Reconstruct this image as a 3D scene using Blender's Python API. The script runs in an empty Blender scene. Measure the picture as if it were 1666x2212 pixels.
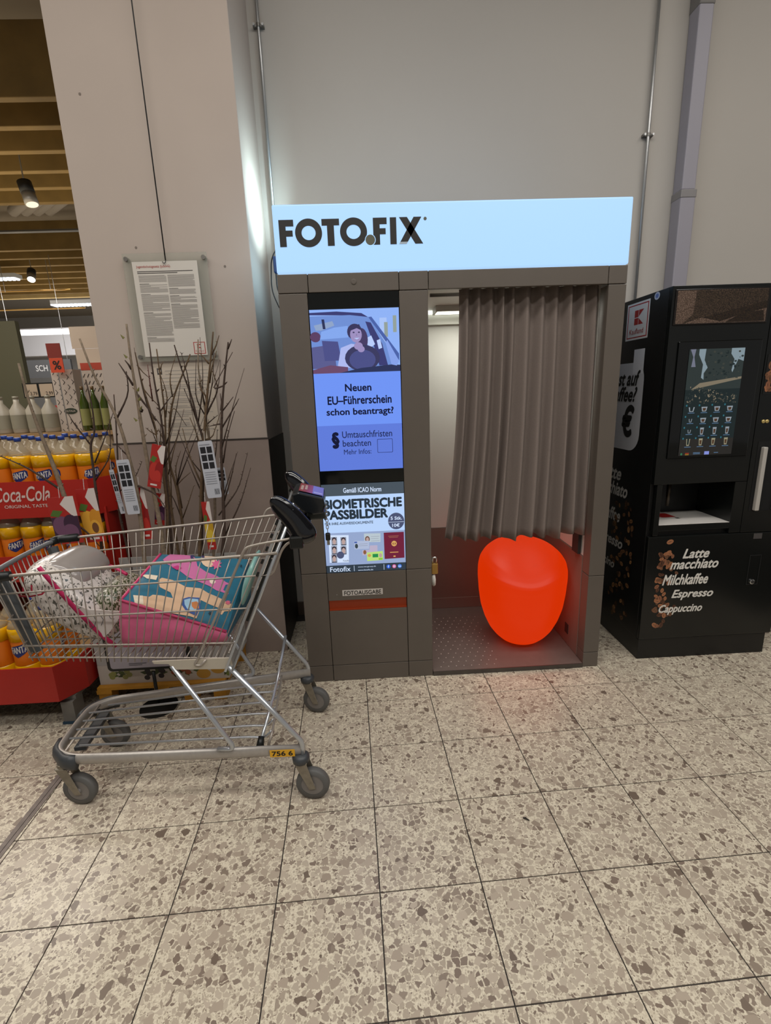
import bpy, bmesh, math, random
from mathutils import Vector, Matrix
scene = bpy.context.scene
COL = scene.collection
random.seed(7)

# ---------------------------------------------------------------- camera
cam_d = bpy.data.cameras.new('camera'); cam = bpy.data.objects.new('camera', cam_d); COL.objects.link(cam)
cam_d.sensor_fit = 'VERTICAL'; cam_d.sensor_height = 24.0; cam_d.lens = 24.0 * 1046.36 / 2212.0
cam_d.clip_start = 0.02; cam_d.clip_end = 100
CAM = Vector((0.33847, -2.19735, 1.41481))
rt = Vector((0.998408, -0.043778, -0.035559)); dn = Vector((-0.044993, -0.238075, -0.970204)); fw = Vector((0.034008, 0.97026, -0.239665))
cam.matrix_world = Matrix(((rt.x, -dn.x, -fw.x, CAM.x), (rt.y, -dn.y, -fw.y, CAM.y), (rt.z, -dn.z, -fw.z, CAM.z), (0, 0, 0, 1)))
scene.camera = cam

# ---------------------------------------------------------------- world, exposure
scene.view_settings.view_transform = 'Standard'
scene.view_settings.look = 'None'
scene.view_settings.gamma = 1.0
scene.view_settings.use_curve_mapping = False
scene.view_settings.exposure = 0.0
w = bpy.data.worlds.new('hall_ambient'); scene.world = w; w.use_nodes = True
w.node_tree.nodes['Background'].inputs[0].default_value = (1.0, 0.965, 0.93, 1)
w.node_tree.nodes['Background'].inputs[1].default_value = 0.21

def area(name, loc, size, size_y, power, col, rot=(0, 0, 0)):
    l = bpy.data.lights.new(name, 'AREA'); l.shape = 'RECTANGLE'; l.size = size; l.size_y = size_y
    l.energy = power; l.color = col
    o = bpy.data.objects.new(name, l); COL.objects.link(o); o.location = loc; o.rotation_euler = rot
    return o
WARM = (1.0, 0.972, 0.925)
area('corridor_light', (0.2, -1.6, 4.15), 5.0, 0.6, 84, WARM)
area('corridor_light', (0.6, -3.6, 4.15), 6.0, 0.6, 106, WARM)
area('corridor_light', (3.4, -1.8, 4.15), 0.6, 3.0, 36, WARM)
area('shop_light', (-3.0, -.3, 3.5), 1.2, 1.0, 34, (1, .94, .86))
area('shop_light', (-3.2, 1.6, 3.3), 2.0, 0.6, 45, (1, .92, .82))
area('beam_fill_light', (-3.4, 3.0, 2.9), 2.4, 2.0, 21, (1, .86, .62), (math.pi, 0, 0))  # added fill from below to lift the timber beams, no real lamp
area('beam_fill_light', (-5.6, 7.0, 2.9), 3.0, 3.0, 26, (1, .86, .64), (math.pi, 0, 0))  # same added fill for the second group of beams
area('shop_light', (-4.2, 4.6, 3.3), 2.0, 0.8, 110, (1, .95, .9))
area('shop_light', (-6.0, 9.0, 2.6), 3.0, 1.0, 170, (.92, .95, 1), (math.radians(100), 0, 0))  # added fill turned towards the far wall and bulkheads, no real lamp
area('shop_light', (-5.5, 8.5, 3.2), 3.0, 1.0, 200, (.92, .95, 1))

# ---------------------------------------------------------------- helpers
def lin(c):
    return c / 12.92 if c <= 0.04045 else ((c + 0.055) / 1.055) ** 2.4
def hx(h):
    h = h.lstrip('#'); return tuple(lin(int(h[i:i + 2], 16) / 255) for i in (0, 2, 4)) + (1,)
_m = {}
def mat(name, col, rough=.5, metal=0., noise=0., nscale=40, bump=0., emit=None, es=1., alpha=1., trans=0., coat=0., spec=.5):
    if name in _m: return _m[name]
    m = bpy.data.materials.new(name); m.use_nodes = True; nt = m.node_tree
    b = nt.nodes['Principled BSDF']
    c = hx(col) if isinstance(col, str) else tuple(col) + (1,)
    b.inputs['Base Color'].default_value = c; b.inputs['Roughness'].default_value = rough; b.inputs['Metallic'].default_value = metal
    b.inputs['Specular IOR Level'].default_value = spec
    if coat: b.inputs['Coat Weight'].default_value = coat; b.inputs['Coat Roughness'].default_value = .08
    if alpha < 1: b.inputs['Alpha'].default_value = alpha
    if trans: b.inputs['Transmission Weight'].default_value = trans
    if emit:
        b.inputs['Emission Color'].default_value = hx(emit); b.inputs['Emission Strength'].default_value = es
    if noise or bump:
        tc = nt.nodes.new('ShaderNodeTexCoord'); n = nt.nodes.new('ShaderNodeTexNoise')
        n.inputs['Scale'].default_value = nscale; n.inputs['Detail'].default_value = 4
        nt.links.new(tc.outputs['Object'], n.inputs['Vector'])
        if noise:
            r = nt.nodes.new('ShaderNodeValToRGB')
            r.color_ramp.elements[0].position = .3; r.color_ramp.elements[1].position = .7
            r.color_ramp.elements[0].color = tuple(max(0, x * (1 - noise)) for x in c[:3]) + (1,)
            r.color_ramp.elements[1].color = tuple(min(1, x * (1 + noise)) for x in c[:3]) + (1,)
            nt.links.new(n.outputs['Fac'], r.inputs['Fac']); nt.links.new(r.outputs['Color'], b.inputs['Base Color'])
        if bump:
            bp = nt.nodes.new('ShaderNodeBump'); bp.inputs['Strength'].default_value = bump; bp.inputs['Distance'].default_value = .002
            nt.links.new(n.outputs['Fac'], bp.inputs['Height']); nt.links.new(bp.outputs['Normal'], b.inputs['Normal'])
    _m[name] = m
    return m
def em(col, s=1.0):
    """lit display colour: gives off light, black underneath"""
    n = 'lit_' + col + str(s)
    if n in _m: return _m[n]
    return mat(n, '#050505', rough=.25, emit=col, es=s, spec=.3)

class B:
    def __init__(s): s.v = []; s.f = []; s.mi = []; s.cur = 0
    def add(s, vs, fs):
        o = len(s.v); s.v += [tuple(x) for x in vs]
        for f in fs: s.f.append(tuple(i + o for i in f)); s.mi.append(s.cur)
        return s
    def box(s, x0, x1, y0, y1, z0, z1):
        return s.add([(x0, y0, z0), (x1, y0, z0), (x1, y1, z0), (x0, y1, z0), (x0, y0, z1), (x1, y0, z1), (x1, y1, z1), (x0, y1, z1)],
                     [(0, 3, 2, 1), (4, 5, 6, 7), (0, 1, 5, 4), (1, 2, 6, 5), (2, 3, 7, 6), (3, 0, 4, 7)])
    def tube(s, pts, r, n=8, closed=False, r2=None, up=None, caps=True):
        P = [Vector(p) for p in pts]; N = len(P)
        rs = r if isinstance(r, (list, tuple)) else [r] * N
        r2s = rs if r2 is None else (r2 if isinstance(r2, (list, tuple)) else [r2] * N)
        vs = []; prev = None
        for i in range(N):
            if closed: t = P[(i + 1) % N] - P[i - 1]
            else: t = P[min(i + 1, N - 1)] - P[max(i - 1, 0)]
            if t.length < 1e-9: t = Vector((0, 0, 1))
            t.normalize()
            if up is not None: a = Vector(up).cross(t)
            elif prev is not None: a = prev - t * prev.dot(t)
            else: a = t.cross(Vector((0, 0, 1)) if abs(t.z) < .9 else Vector((1, 0, 0)))
            if a.length < 1e-6: a = t.cross(Vector((1, .3, 0)))
            a.normalize(); prev = a; b = t.cross(a)
            for k in range(n):
                an = 2 * math.pi * (k + (.5 if n == 4 else 0)) / n
                vs.append(P[i] + a * math.cos(an) * rs[i] + b * math.sin(an) * r2s[i])
        fs = []
        for i in range(N if closed else N - 1):
            j = (i + 1) % N
            for k in range(n):
                l = (k + 1) % n
                fs.append((i * n + k, i * n + l, j * n + l, j * n + k))
        if caps and not closed:
            fs.append(tuple(range(n - 1, -1, -1))); fs.append(tuple((N - 1) * n + k for k in range(n)))
        return s.add(vs, fs)
    def lathe(s, prof, c=(0, 0, 0), n=20, axis='z', caps=True):
        vs = []; fs = []; m = len(prof)
        for r, h in prof:
            for k in range(n):
                a = 2 * math.pi * k / n
                x, y = r * math.cos(a), r * math.sin(a)
                p = (x, y, h) if axis == 'z' else ((x, h, y) if axis == 'y' else (h, x, y))
                vs.append((p[0] + c[0], p[1] + c[1], p[2] + c[2]))
        for i in range(m - 1):
            for k in range(n):
                l = (k + 1) % n
                fs.append((i * n + k, i * n + l, (i + 1) * n + l, (i + 1) * n + k))
        if caps: fs.append(tuple(range(n - 1, -1, -1))); fs.append(tuple((m - 1) * n + k for k in range(n)))
        return s.add(vs, fs)
    def prism(s, pts, d):
        """polygon (3-D points) pushed along d"""
        n = len(pts); d = Vector(d); a = [Vector(p) for p in pts]
        return s.add(a + [p + d for p in a], [tuple(range(n))] + [tuple(range(2 * n - 1, n - 1, -1))] +
                     [(i, i + n, (i + 1) % n + n, (i + 1) % n) for i in range(n)])
    def build(s, name, mats, parent=None, smooth=False, bevel=0., seg=2, subsurf=0, loc=None):
        me = bpy.data.meshes.new(name); me.from_pydata(s.v, [], s.f)
        if not isinstance(mats, (list, tuple)): mats = [mats]
        for m in mats: me.materials.append(m)
        if len(mats) > 1: me.polygons.foreach_set('material_index', s.mi)
        bm = bmesh.new(); bm.from_mesh(me); bmesh.ops.recalc_face_normals(bm, faces=bm.faces); bm.to_mesh(me); bm.free()
        if smooth: me.polygons.foreach_set('use_smooth', [True] * len(me.polygons))
        o = bpy.data.objects.new(name, me); COL.objects.link(o)
        if parent: o.parent = parent
        if loc: o.location = loc
        if bevel:
            b = o.modifiers.new('bevel', 'BEVEL'); b.width = bevel; b.segments = seg; b.limit_method = 'ANGLE'
        if subsurf:
            q = o.modifiers.new('subsurf', 'SUBSURF'); q.levels = subsurf; q.render_levels = subsurf
        return o
def box(name, x0, x1, y0, y1, z0, z1, m, parent=None, bevel=0.):
    return B().box(x0, x1, y0, y1, z0, z1).build(name, m, parent, bevel=bevel)
def empty(name, loc=(0, 0, 0), rz=0.):
    o = bpy.data.objects.new(name, None); COL.objects.link(o); o.location = loc; o.rotation_euler = (0, 0, rz); o.empty_display_size = .05
    return o
def tag(o, label, cat, group=None):
    o['label'] = label; o['category'] = cat
    if group: o['group'] = group
    return o
def lab(o, label): o['label'] = label; return o
def struct(o, label=None):
    o['kind'] = 'structure'
    if label: o['label'] = label
    return o
class F:
    """flat frame for prints: origin, right, up, outward normal"""
    def __init__(s, o, ex, ey, n): s.o = Vector(o); s.x = Vector(ex); s.y = Vector(ey); s.n = Vector(n)
    def at(s, x, y, h=0.): return s.o + s.x * x + s.y * y + s.n * h
def text(name, body, fr, x0, y0, x1, y1, m, parent, bold=0., shear=0., h=.0008, fit=True, align='CENTER', spacing=1.):
    """lettering fitted into the box x0..x1, y0..y1 of a frame"""
    c = bpy.data.curves.new(name, 'FONT'); c.body = body; c.shear = shear; c.resolution_u = 3; c.space_character = spacing
    c.align_x = align
    t = bpy.data.objects.new(name, c); me = bpy.data.meshes.new_from_object(t)
    bpy.data.objects.remove(t); bpy.data.curves.remove(c)
    xs = [v.co.x for v in me.vertices]; ys = [v.co.y for v in me.vertices]
    ax, bx, ay, by = min(xs), max(xs), min(ys), max(ys)
    sx = (x1 - x0) / (bx - ax); sy = (y1 - y0) / (by - ay)
    if not fit: sx = sy = min(sx, sy)
    P = [(v.co.x, v.co.y) for v in me.vertices]; Q = [tuple(p.vertices) for p in me.polygons]; b = B()
    sh = [(0, 0)] + ([(bold, 0), (-bold, 0), (0, bold), (0, -bold), (bold * .7, bold * .7), (-bold * .7, bold * .7), (bold * .7, -bold * .7), (-bold * .7, -bold * .7)] if bold else [])
    for i, (dx, dy) in enumerate(sh):
        b.add([fr.at(x0 + (x + dx - ax) * sx, y0 + (y + dy - ay) * sy, h + 2e-6 * i) for x, y in P], Q)
    bpy.data.meshes.remove(me); me = bpy.data.meshes.new(name); me.from_pydata(b.v, [], b.f)
    me.materials.append(m)
    o = bpy.data.objects.new(name, me); COL.objects.link(o); o.parent = parent
    return o
def picture(name, fr, shapes, parent, h=.0006, dh=.00012):
    """flat print made of coloured shapes [(points, material)] laid one over the other"""
    b = B(); ms = []
    for i, (pts, m) in enumerate(shapes):
        if m not in ms: ms.append(m)
        b.cur = ms.index(m)
        b.add([fr.at(x, y, h + dh * i) for x, y in pts], [tuple(range(len(pts)))])
    me = bpy.data.meshes.new(name); me.from_pydata(b.v, [], b.f)
    for m in ms: me.materials.append(m)
    me.polygons.foreach_set('material_index', b.mi)
    o = bpy.data.objects.new(name, me); COL.objects.link(o); o.parent = parent
    return o
def rect(x0, y0, x1, y1): return [(x0, y0), (x1, y0), (x1, y1), (x0, y1)]
def oval(cx, cy, rx, ry, n=20, a0=0., a1=2 * math.pi):
    return [(cx + rx * math.cos(a0 + (a1 - a0) * k / n), cy + ry * math.sin(a0 + (a1 - a0) * k / n)) for k in range(n if abs(a1 - a0) > 6.28 else n + 1)]
def rrect(x0, y0, x1, y1, r, n=4):
    p = []
    for cx, cy, a in ((x1 - r, y0 + r, -90), (x1 - r, y1 - r, 0), (x0 + r, y1 - r, 90), (x0 + r, y0 + r, 180)):
        for k in range(n + 1):
            t = math.radians(a + 90 * k / n); p.append((cx + r * math.cos(t), cy + r * math.sin(t)))
    return p
def fillet(pts, r, n=5):
    """round the inner corners of a polyline"""
    P = [Vector(p) for p in pts]; out = [P[0]]
    for i in range(1, len(P) - 1):
        a = P[i - 1] - P[i]; b = P[i + 1] - P[i]; d = min(r, a.length * .45, b.length * .45)
        s = P[i] + a.normalized() * d; e = P[i] + b.normalized() * d
        for k in range(n + 1):
            t = k / n; out.append(s * (1 - t) ** 2 + P[i] * 2 * t * (1 - t) + e * t * t)
    out.append(P[-1]); return out

# ---------------------------------------------------------------- floor
def terrazzo():
    m = bpy.data.materials.new('terrazzo'); m.use_nodes = True; nt = m.node_tree; L = nt.links; N = nt.nodes
    b = N['Principled BSDF']; b.inputs['Roughness'].default_value = .3; b.inputs['Specular IOR Level'].default_value = .45
    g = N.new('ShaderNodeNewGeometry'); oi = N.new('ShaderNodeObjectInfo')
    mu = N.new('ShaderNodeMath'); mu.operation = 'MULTIPLY'; mu.inputs[1].default_value = 37.0
    L.new(oi.outputs['Random'], mu.inputs[0])
    cb = N.new('ShaderNodeCombineXYZ'); L.new(mu.outputs[0], cb.inputs[0]); L.new(mu.outputs[0], cb.inputs[2])
    va = N.new('ShaderNodeVectorMath'); va.operation = 'ADD'; L.new(g.outputs['Position'], va.inputs[0]); L.new(cb.outputs[0], va.inputs[1])
    base = None
    # mottled cream matrix
    nz = N.new('ShaderNodeTexNoise'); nz.inputs['Scale'].default_value = 220; nz.inputs['Detail'].default_value = 2; L.new(va.outputs[0], nz.inputs['Vector'])
    r0 = N.new('ShaderNodeValToRGB'); r0.color_ramp.elements[0].position = .35; r0.color_ramp.elements[1].position = .62
    r0.color_ramp.elements[0].color = hx('#c6bba6'); r0.color_ramp.elements[1].color = hx('#d8ceb9'); L.new(nz.outputs['Fac'], r0.inputs['Fac'])
    col = r0.outputs['Color']
    def layer(col, scale, dens, edge, c0, c1, c2, seed):
        of = N.new('ShaderNodeVectorMath'); of.operation = 'ADD'; of.inputs[1].default_value = (seed, seed * .37, seed * .71); L.new(va.outputs[0], of.inputs[0])
        # a slight warp keeps the chips uneven
        wn = N.new('ShaderNodeTexNoise'); wn.inputs['Scale'].default_value = scale * 1.3; wn.inputs['Detail'].default_value = 1; L.new(of.outputs[0], wn.inputs['Vector'])
        ws = N.new('ShaderNodeVectorMath'); ws.operation = 'SCALE'; ws.inputs['Scale'].default_value = .55 / scale; L.new(wn.outputs['Color'], ws.inputs[0])
        wa = N.new('ShaderNodeVectorMath'); wa.operation = 'ADD'; L.new(of.outputs[0], wa.inputs[0]); L.new(ws.outputs[0], wa.inputs[1])
        v1 = N.new('ShaderNodeTexVoronoi'); v1.feature = 'F1'; v1.inputs['Scale'].default_value = scale; L.new(wa.outputs[0], v1.inputs['Vector'])
        v2 = N.new('ShaderNodeTexVoronoi'); v2.feature = 'DISTANCE_TO_EDGE'; v2.inputs['Scale'].default_value = scale; L.new(wa.outputs[0], v2.inputs['Vector'])
        sp = N.new('ShaderNodeSeparateColor'); L.new(v1.outputs['Color'], sp.inputs[0])
        on = N.new('ShaderNodeMath'); on.operation = 'LESS_THAN'; on.inputs[1].default_value = dens; L.new(sp.outputs[0], on.inputs[0])
        th = N.new('ShaderNodeMath'); th.operation = 'MULTIPLY_ADD'; th.inputs[1].default_value = edge; th.inputs[2].default_value = .035; L.new(sp.outputs[1], th.inputs[0])
        gt = N.new('ShaderNodeMath'); gt.operation = 'GREATER_THAN'; L.new(v2.outputs['Distance'], gt.inputs[0]); L.new(th.outputs[0], gt.inputs[1])
        mk = N.new('ShaderNodeMath'); mk.operation = 'MULTIPLY'; L.new(on.outputs[0], mk.inputs[0]); L.new(gt.outputs[0], mk.inputs[1])
        cr = N.new('ShaderNodeValToRGB'); e = cr.color_ramp.elements
        e[0].position = .0; e[0].color = hx(c0); e[1].position = 1.; e[1].color = hx(c2); x = e.new(.30); x.color = hx(c1); x = e.new(.07); x.color = hx(c0)
        L.new(sp.outputs[2], cr.inputs['Fac'])
        mx = N.new('ShaderNodeMix'); mx.data_type = 'RGBA'; L.new(mk.outputs[0], mx.inputs['Factor']); L.new(col, mx.inputs['A']); L.new(cr.outputs['Color'], mx.inputs['B'])
        return mx.outputs['Result']
    col = layer(col, 150, .6, .20, '#85766a', '#a69a88', '#bcb09d', 3.1)
    col = layer(col, 58, .88, .15, '#7d6e62', '#a19484', '#bbaf9d', 11.7)
    col = layer(col, 38, .34, .20, '#6f6155', '#a19383', '#b8ab9a', 23.3)
    L.new(col, b.inputs['Base Color'])
    bn = N.new('ShaderNodeTexNoise'); bn.inputs['Scale'].default_value = 14; L.new(va.outputs[0], bn.inputs['Vector'])
    mr = N.new('ShaderNodeMapRange'); mr.inputs['To Min'].default_value = .2; mr.inputs['To Max'].default_value = .36; L.new(bn.outputs['Fac'], mr.inputs['Value']); L.new(mr.outputs[0], b.inputs['Roughness'])
    return m
TERR = terrazzo()
grout = mat('floor_joint', '#2e2824', .8)
floor = struct(box('floor', -2.4, 4.2, -3.2, .8, -.06, -.0025, grout), 'terrazzo tile floor with thin dark joints')
fb = struct(box('floor_shop', -16, -.97, .8, 16, -.06, -.0001, TERR), 'terrazzo floor of the shop beyond the pillar')
fb2 = struct(box('floor_entrance', -16, 9, -9, -3.2, -.06, 0, TERR), 'terrazzo floor of the entrance area')
fb3 = struct(box('floor_aisle', -16, -2.4, -3.2, .8, -.06, 0, TERR), 'terrazzo floor of the aisle beside the drinks')
fb4 = struct(box('floor_side', 4.2, 9, -3.2, .8, -.06, 0, TERR), 'terrazzo floor beyond the coffee machine')
T = .3; GR = .0326073; G0 = Vector((.292868, -.188906, 0))
gx = Vector((math.cos(GR), math.sin(GR), 0)); gy = Vector((-math.sin(GR), math.cos(GR), 0))
tb = B().box(0, T - .0036, 0, T - .0036, -.006, 0)
tile_me = None
def in_view(p, pad=.12):
    d = Vector(p) - CAM; z = d.dot(fw)
    if z < .1: return False
    u = 833 + 1046.36 * d.dot(rt) / z; v = 1106 + 1046.36 * d.dot(dn) / z
    return -420 < u < 2100 and v < 3200
for r in range(-3, 9):
    for c in range(-9, 13):
        o = G0 + gx * (c * T) - gy * (r * T)
        ctr = o + (gx + gy) * T * .5
        if not (-2.3 < ctr.x < 4.0 and -3.0 < ctr.y < .62): continue
        if not in_view(ctr): continue
        if tile_me is None:
            t = tb.build('tile', TERR, floor); tile_me = t.data
        else:
            t = bpy.data.objects.new('tile', tile_me); COL.objects.link(t); t.parent = floor
        t.location = o; t.rotation_euler = (0, 0, GR)
# metal expansion strip let into the floor
strip = B(); strip.box(-.932, -.915, -3.0, -.45, 0, .0022); strip.box(-.911, -.899, -3.0, -.45, 0, .0022)
strip.box(-.915, -.911, -3.0, -.45, 0, .0008)
struct(strip.build('trim_1', mat('strip_metal', '#6b6460', .4, .6, .15)), 'metal expansion strip let into the floor')

# ---------------------------------------------------------------- walls, pillar
wallm = mat('wall_paint', '#b3ada5', .85, noise=.025, nscale=1.2, bump=.05)
WY = .80
wb = struct(box('wall_back', -.2, 9, WY, WY + .2, 0, 4.3, wallm), 'plain cream painted wall behind the photo booth')
pillm = mat('pillar_paint', '#b3a59a', .85, noise=.03, nscale=2., bump=.05)
pil = struct(box('wall_pillar', -.94, -.165, .336, 1.1, 0, 4.3, pillm, bevel=.004), 'square cream painted pillar beside the photo booth')
clad = mat('pillar_cladding', '#93837a', .55, noise=.06, nscale=6)
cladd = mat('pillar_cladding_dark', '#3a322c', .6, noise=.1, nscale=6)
cl = B().box(-.944, -.161, .330, .3365, .0, 1.205).build('cladding_panel', clad, pil, bevel=.0015); lab(cl, 'grey base panel on the front of the pillar')
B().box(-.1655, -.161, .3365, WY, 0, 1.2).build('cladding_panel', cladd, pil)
B().box(-.946, -.159, .3275, .3365, 1.205, 1.212).build('cladding_edge', cladd, pil)
# small scuffs on the pillar and the wall
for x, z in ((-.835, 2.72), (-.29, 2.02), (-.69, 2.11)):
    B().lathe([(.006, 0), (.004, .0008)], (x, .3352, z), 8, 'y').build('scuff', mat('scuff', '#7a6f66', .9), pil)
base_r = struct(box('baseboard_back', -.16, 4, .788, WY, 0, .09, mat('skirting', '#57483d', .6)), 'dark skirting along the cream wall')

# ---------------------------------------------------------------- ceiling with timber beams
ceil = struct(box('ceiling', -16, 9, -9, 16, 4.3, 4.45, mat('ceiling_paint', '#8d8272', .9)), 'dim ceiling above the shop')
wood = mat('beam_wood', '#7d6434', .75, noise=.12, nscale=5, bump=.1)
for i, y in enumerate([2.07, 2.46, 2.86, 3.25, 3.63, 4.02] + [5.75 + .42 * k for k in range(9)]):
    zt = 4.07 if i == 0 else 3.98
    B().box(-12, -.9, y, y + .07, 3.60, zt).build('beam', wood, ceil, bevel=.006)
B().box(-12, -.9, 4.95, 5.02, 3.60, 3.62).build('cable_tray', mat('tray_metal', '#5d5a55', .5, .5), ceil)
for k in range(4):
    B().tube([(-2.4 - k * .16, 4.15, 4.02), (-3.9 - k * .16, 5.5, 4.02)], .07, 10).build('air_duct', mat('duct_grey', '#a79d90', .6), ceil, smooth=True)
farw = struct(box('wall_far', -16, 9, 15.8, 16, 0, 4.3, mat('far_wall', '#a8a39c', .8)), 'pale far wall of the shop')
struct(box('wall_side', -16, -15.8, -9, 16, 0, 4.3, mat('far_wall', '#a8a39c', .8)), 'pale side wall of the shop')
B().box(-12, -2.2, 11.9, 12.2, 2.7, 3.4).build('bulkhead', mat('bulkhead', '#b8b3b0', .8), ceil)
B().box(-12, -2.2, 9.6, 9.75, 2.95, 3.05).build('bulkhead', mat('bulkhead', '#b8b3b0', .8), ceil)

# pipes and duct on the wall
zinc = mat('zinc_pipe', '#a9a9a8', .35, .8)
def pipe(name, x, r, z0, z1, clamps, label):
    e = tag(empty(name, (x, WY - r - .012, z0)), label, 'pipe')
    B().tube([(0, 0, 0), (0, 0, z1 - z0)], r, 12).build('conduit', zinc, e, smooth=True)
    for zc in clamps:
        b = B(); b.lathe([(r + .003, -.008), (r + .003, .008)], (0, 0, zc - z0), 12); b.box(-.028, .028, -.002, .012 + r, zc - z0 - .006, zc - z0 + .006)
        k = b.build('clamp', mat('clamp_metal', '#7d7a75', .45, .8), e)
        for s in (-1, 1): B().lathe([(.006, -.012), (.006, .003)], (s * .022, 0, zc - z0), 8, 'y').build('screw', zinc, k)
    return e
pipe('wall_conduit', -.108, .008, 2.17, 4.28, (3.23,), 'thin zinc conduit on the wall beside the pillar')
pipe('wall_conduit', 1.945, .0085, 1.2, 4.28, (2.72,), 'thin zinc conduit on the wall right of the lit sign')
e = tag(empty('cable_duct', (2.16, .74, 1.3)), 'broad grey plastic duct running up the wall above the coffee machine', 'duct')
dm = mat('duct_plastic', '#96929a', .5)
B().box(-.042, .042, -.03, .058, 0, 1.12).build('duct_section', dm, e, bevel=.006)
B().box(-.038, .038, -.026, .058, 1.13, 1.98).build('duct_section', dm, e, bevel=.006)
B().box(-.044, .044, -.033, .058, 1.09, 1.13).build('coupling', mat('duct_coupling', '#84807f', .5), e, bevel=.004)
B().box(-.041, .041, -.03, .058, 1.96, 2.98).build('duct_section', mat('duct_tape', '#77736f', .6), e, bevel=.006)
# ================================================================ photo booth
BW = 1.484; BD = .77
bo = tag(empty('photo_booth', (0, 0, 0)), 'grey-brown photo booth with lit white sign, two screens and a curtained seat', 'photo booth')
bg = mat('booth_grey', '#5d554d', .48, noise=.03, nscale=9, bump=.03)
bdark = mat('booth_carcass', '#2b2725', .7)
G = .0012
def panel(x0, x1, z0, z1, name='panel', y0=-.001, y1=.018, m=bg, g=G):
    return box(name, x0 + g, x1 - g, y0, y1, z0 + g, z1 - g, m, bo, bevel=.0022)
box('carcass', .004, .625, .018, BD, .0, 1.83, bdark, bo)
for x0, x1 in ((0, .122), (.505, .629)):
    panel(x0, x1, .582, 1.829); panel(x0, x1, .088, .582)
panel(.122, .505, .088, .386, 'lower_door')
panel(.122, .505, .437, .582, 'output_panel')
for x0, x1 in ((0, .122), (.122, .505), (.505, .629)): panel(x0, x1, .0, .088, 'plinth')
for x0, x1 in ((0, .127), (.127, .507), (.507, .631), (.631, 1.402), (1.402, BW)): panel(x0, x1, 1.829, 1.904, 'fascia')
B().lathe([(.011, 0), (.011, -.0025), (.008, -.003)], (.318, -.001, 1.868), 16, 'y').build('blanking_plug', bg, bo)
for z0, z1 in ((0, .082), (.082, .50), (.50, 1.829)): panel(1.404, BW, z0, z1, 'post', y1=.075)
box('side_wall', 1.447, BW - .002, .075, BD, 0, 1.83, bdark, bo)
# roof of the booth
box('roof', .004, BW - .004, .018, BD, 1.865, 1.903, bdark, bo)

# ---- photo output slot, lit orange from inside
orm = mat('slot_orange', '#5a1c08', .5, emit='#8f3006', es=.28)
sl = B(); sl.box(.1235, .5035, -.0005, .0165, .3865, .389); sl.box(.1235, .5035, .0165, .0175, .3865, .4365)
sl.build('output_slot', orm, bo)
lm = mat('label_card', '#c9c2bb', .6); blk = mat('print_black', '#14120f', .6)
FB = F((0, -.0012, 0), (1, 0, 0), (0, 0, 1), (0, -1, 0))
lb = B().box(.192, .388, -.0022, -.0008, .462, .492).build('output_label', lm, bo)
text('lettering', 'FOTOAUSGABE', F((0, -.0024, 0), (1, 0, 0), (0, 0, 1), (0, -1, 0)), .201, .466, .380, .487, blk, lb, bold=.012)
B().lathe([(.0025, 0), (.0025, -.002)], (.165, -.001, .47), 8, 'y').build('rivet', zinc, bo)

# ---- upper screen
glass = mat('screen_glass', '#0a0d0c', .12, spec=.5)
scr = B().box(.123, .5045, -.0005, .017, 1.0165, 1.828).build('upper_screen', glass, bo); lab(scr, 'upright video screen showing an advert for driving licence photos')
SX, SZ, SW, SH = .1245, 1.0765, .3785, .686
FS = F((SX, -.0005, SZ), (SW, 0, 0), (0, 0, SH), (0, -1, 0))
BLUE = em('#6f94f4', 1.0); BL2 = em('#5f7bda', 1.0)
def S(p): return [((x - 0.) / 1., y) for x, y in p]
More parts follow.
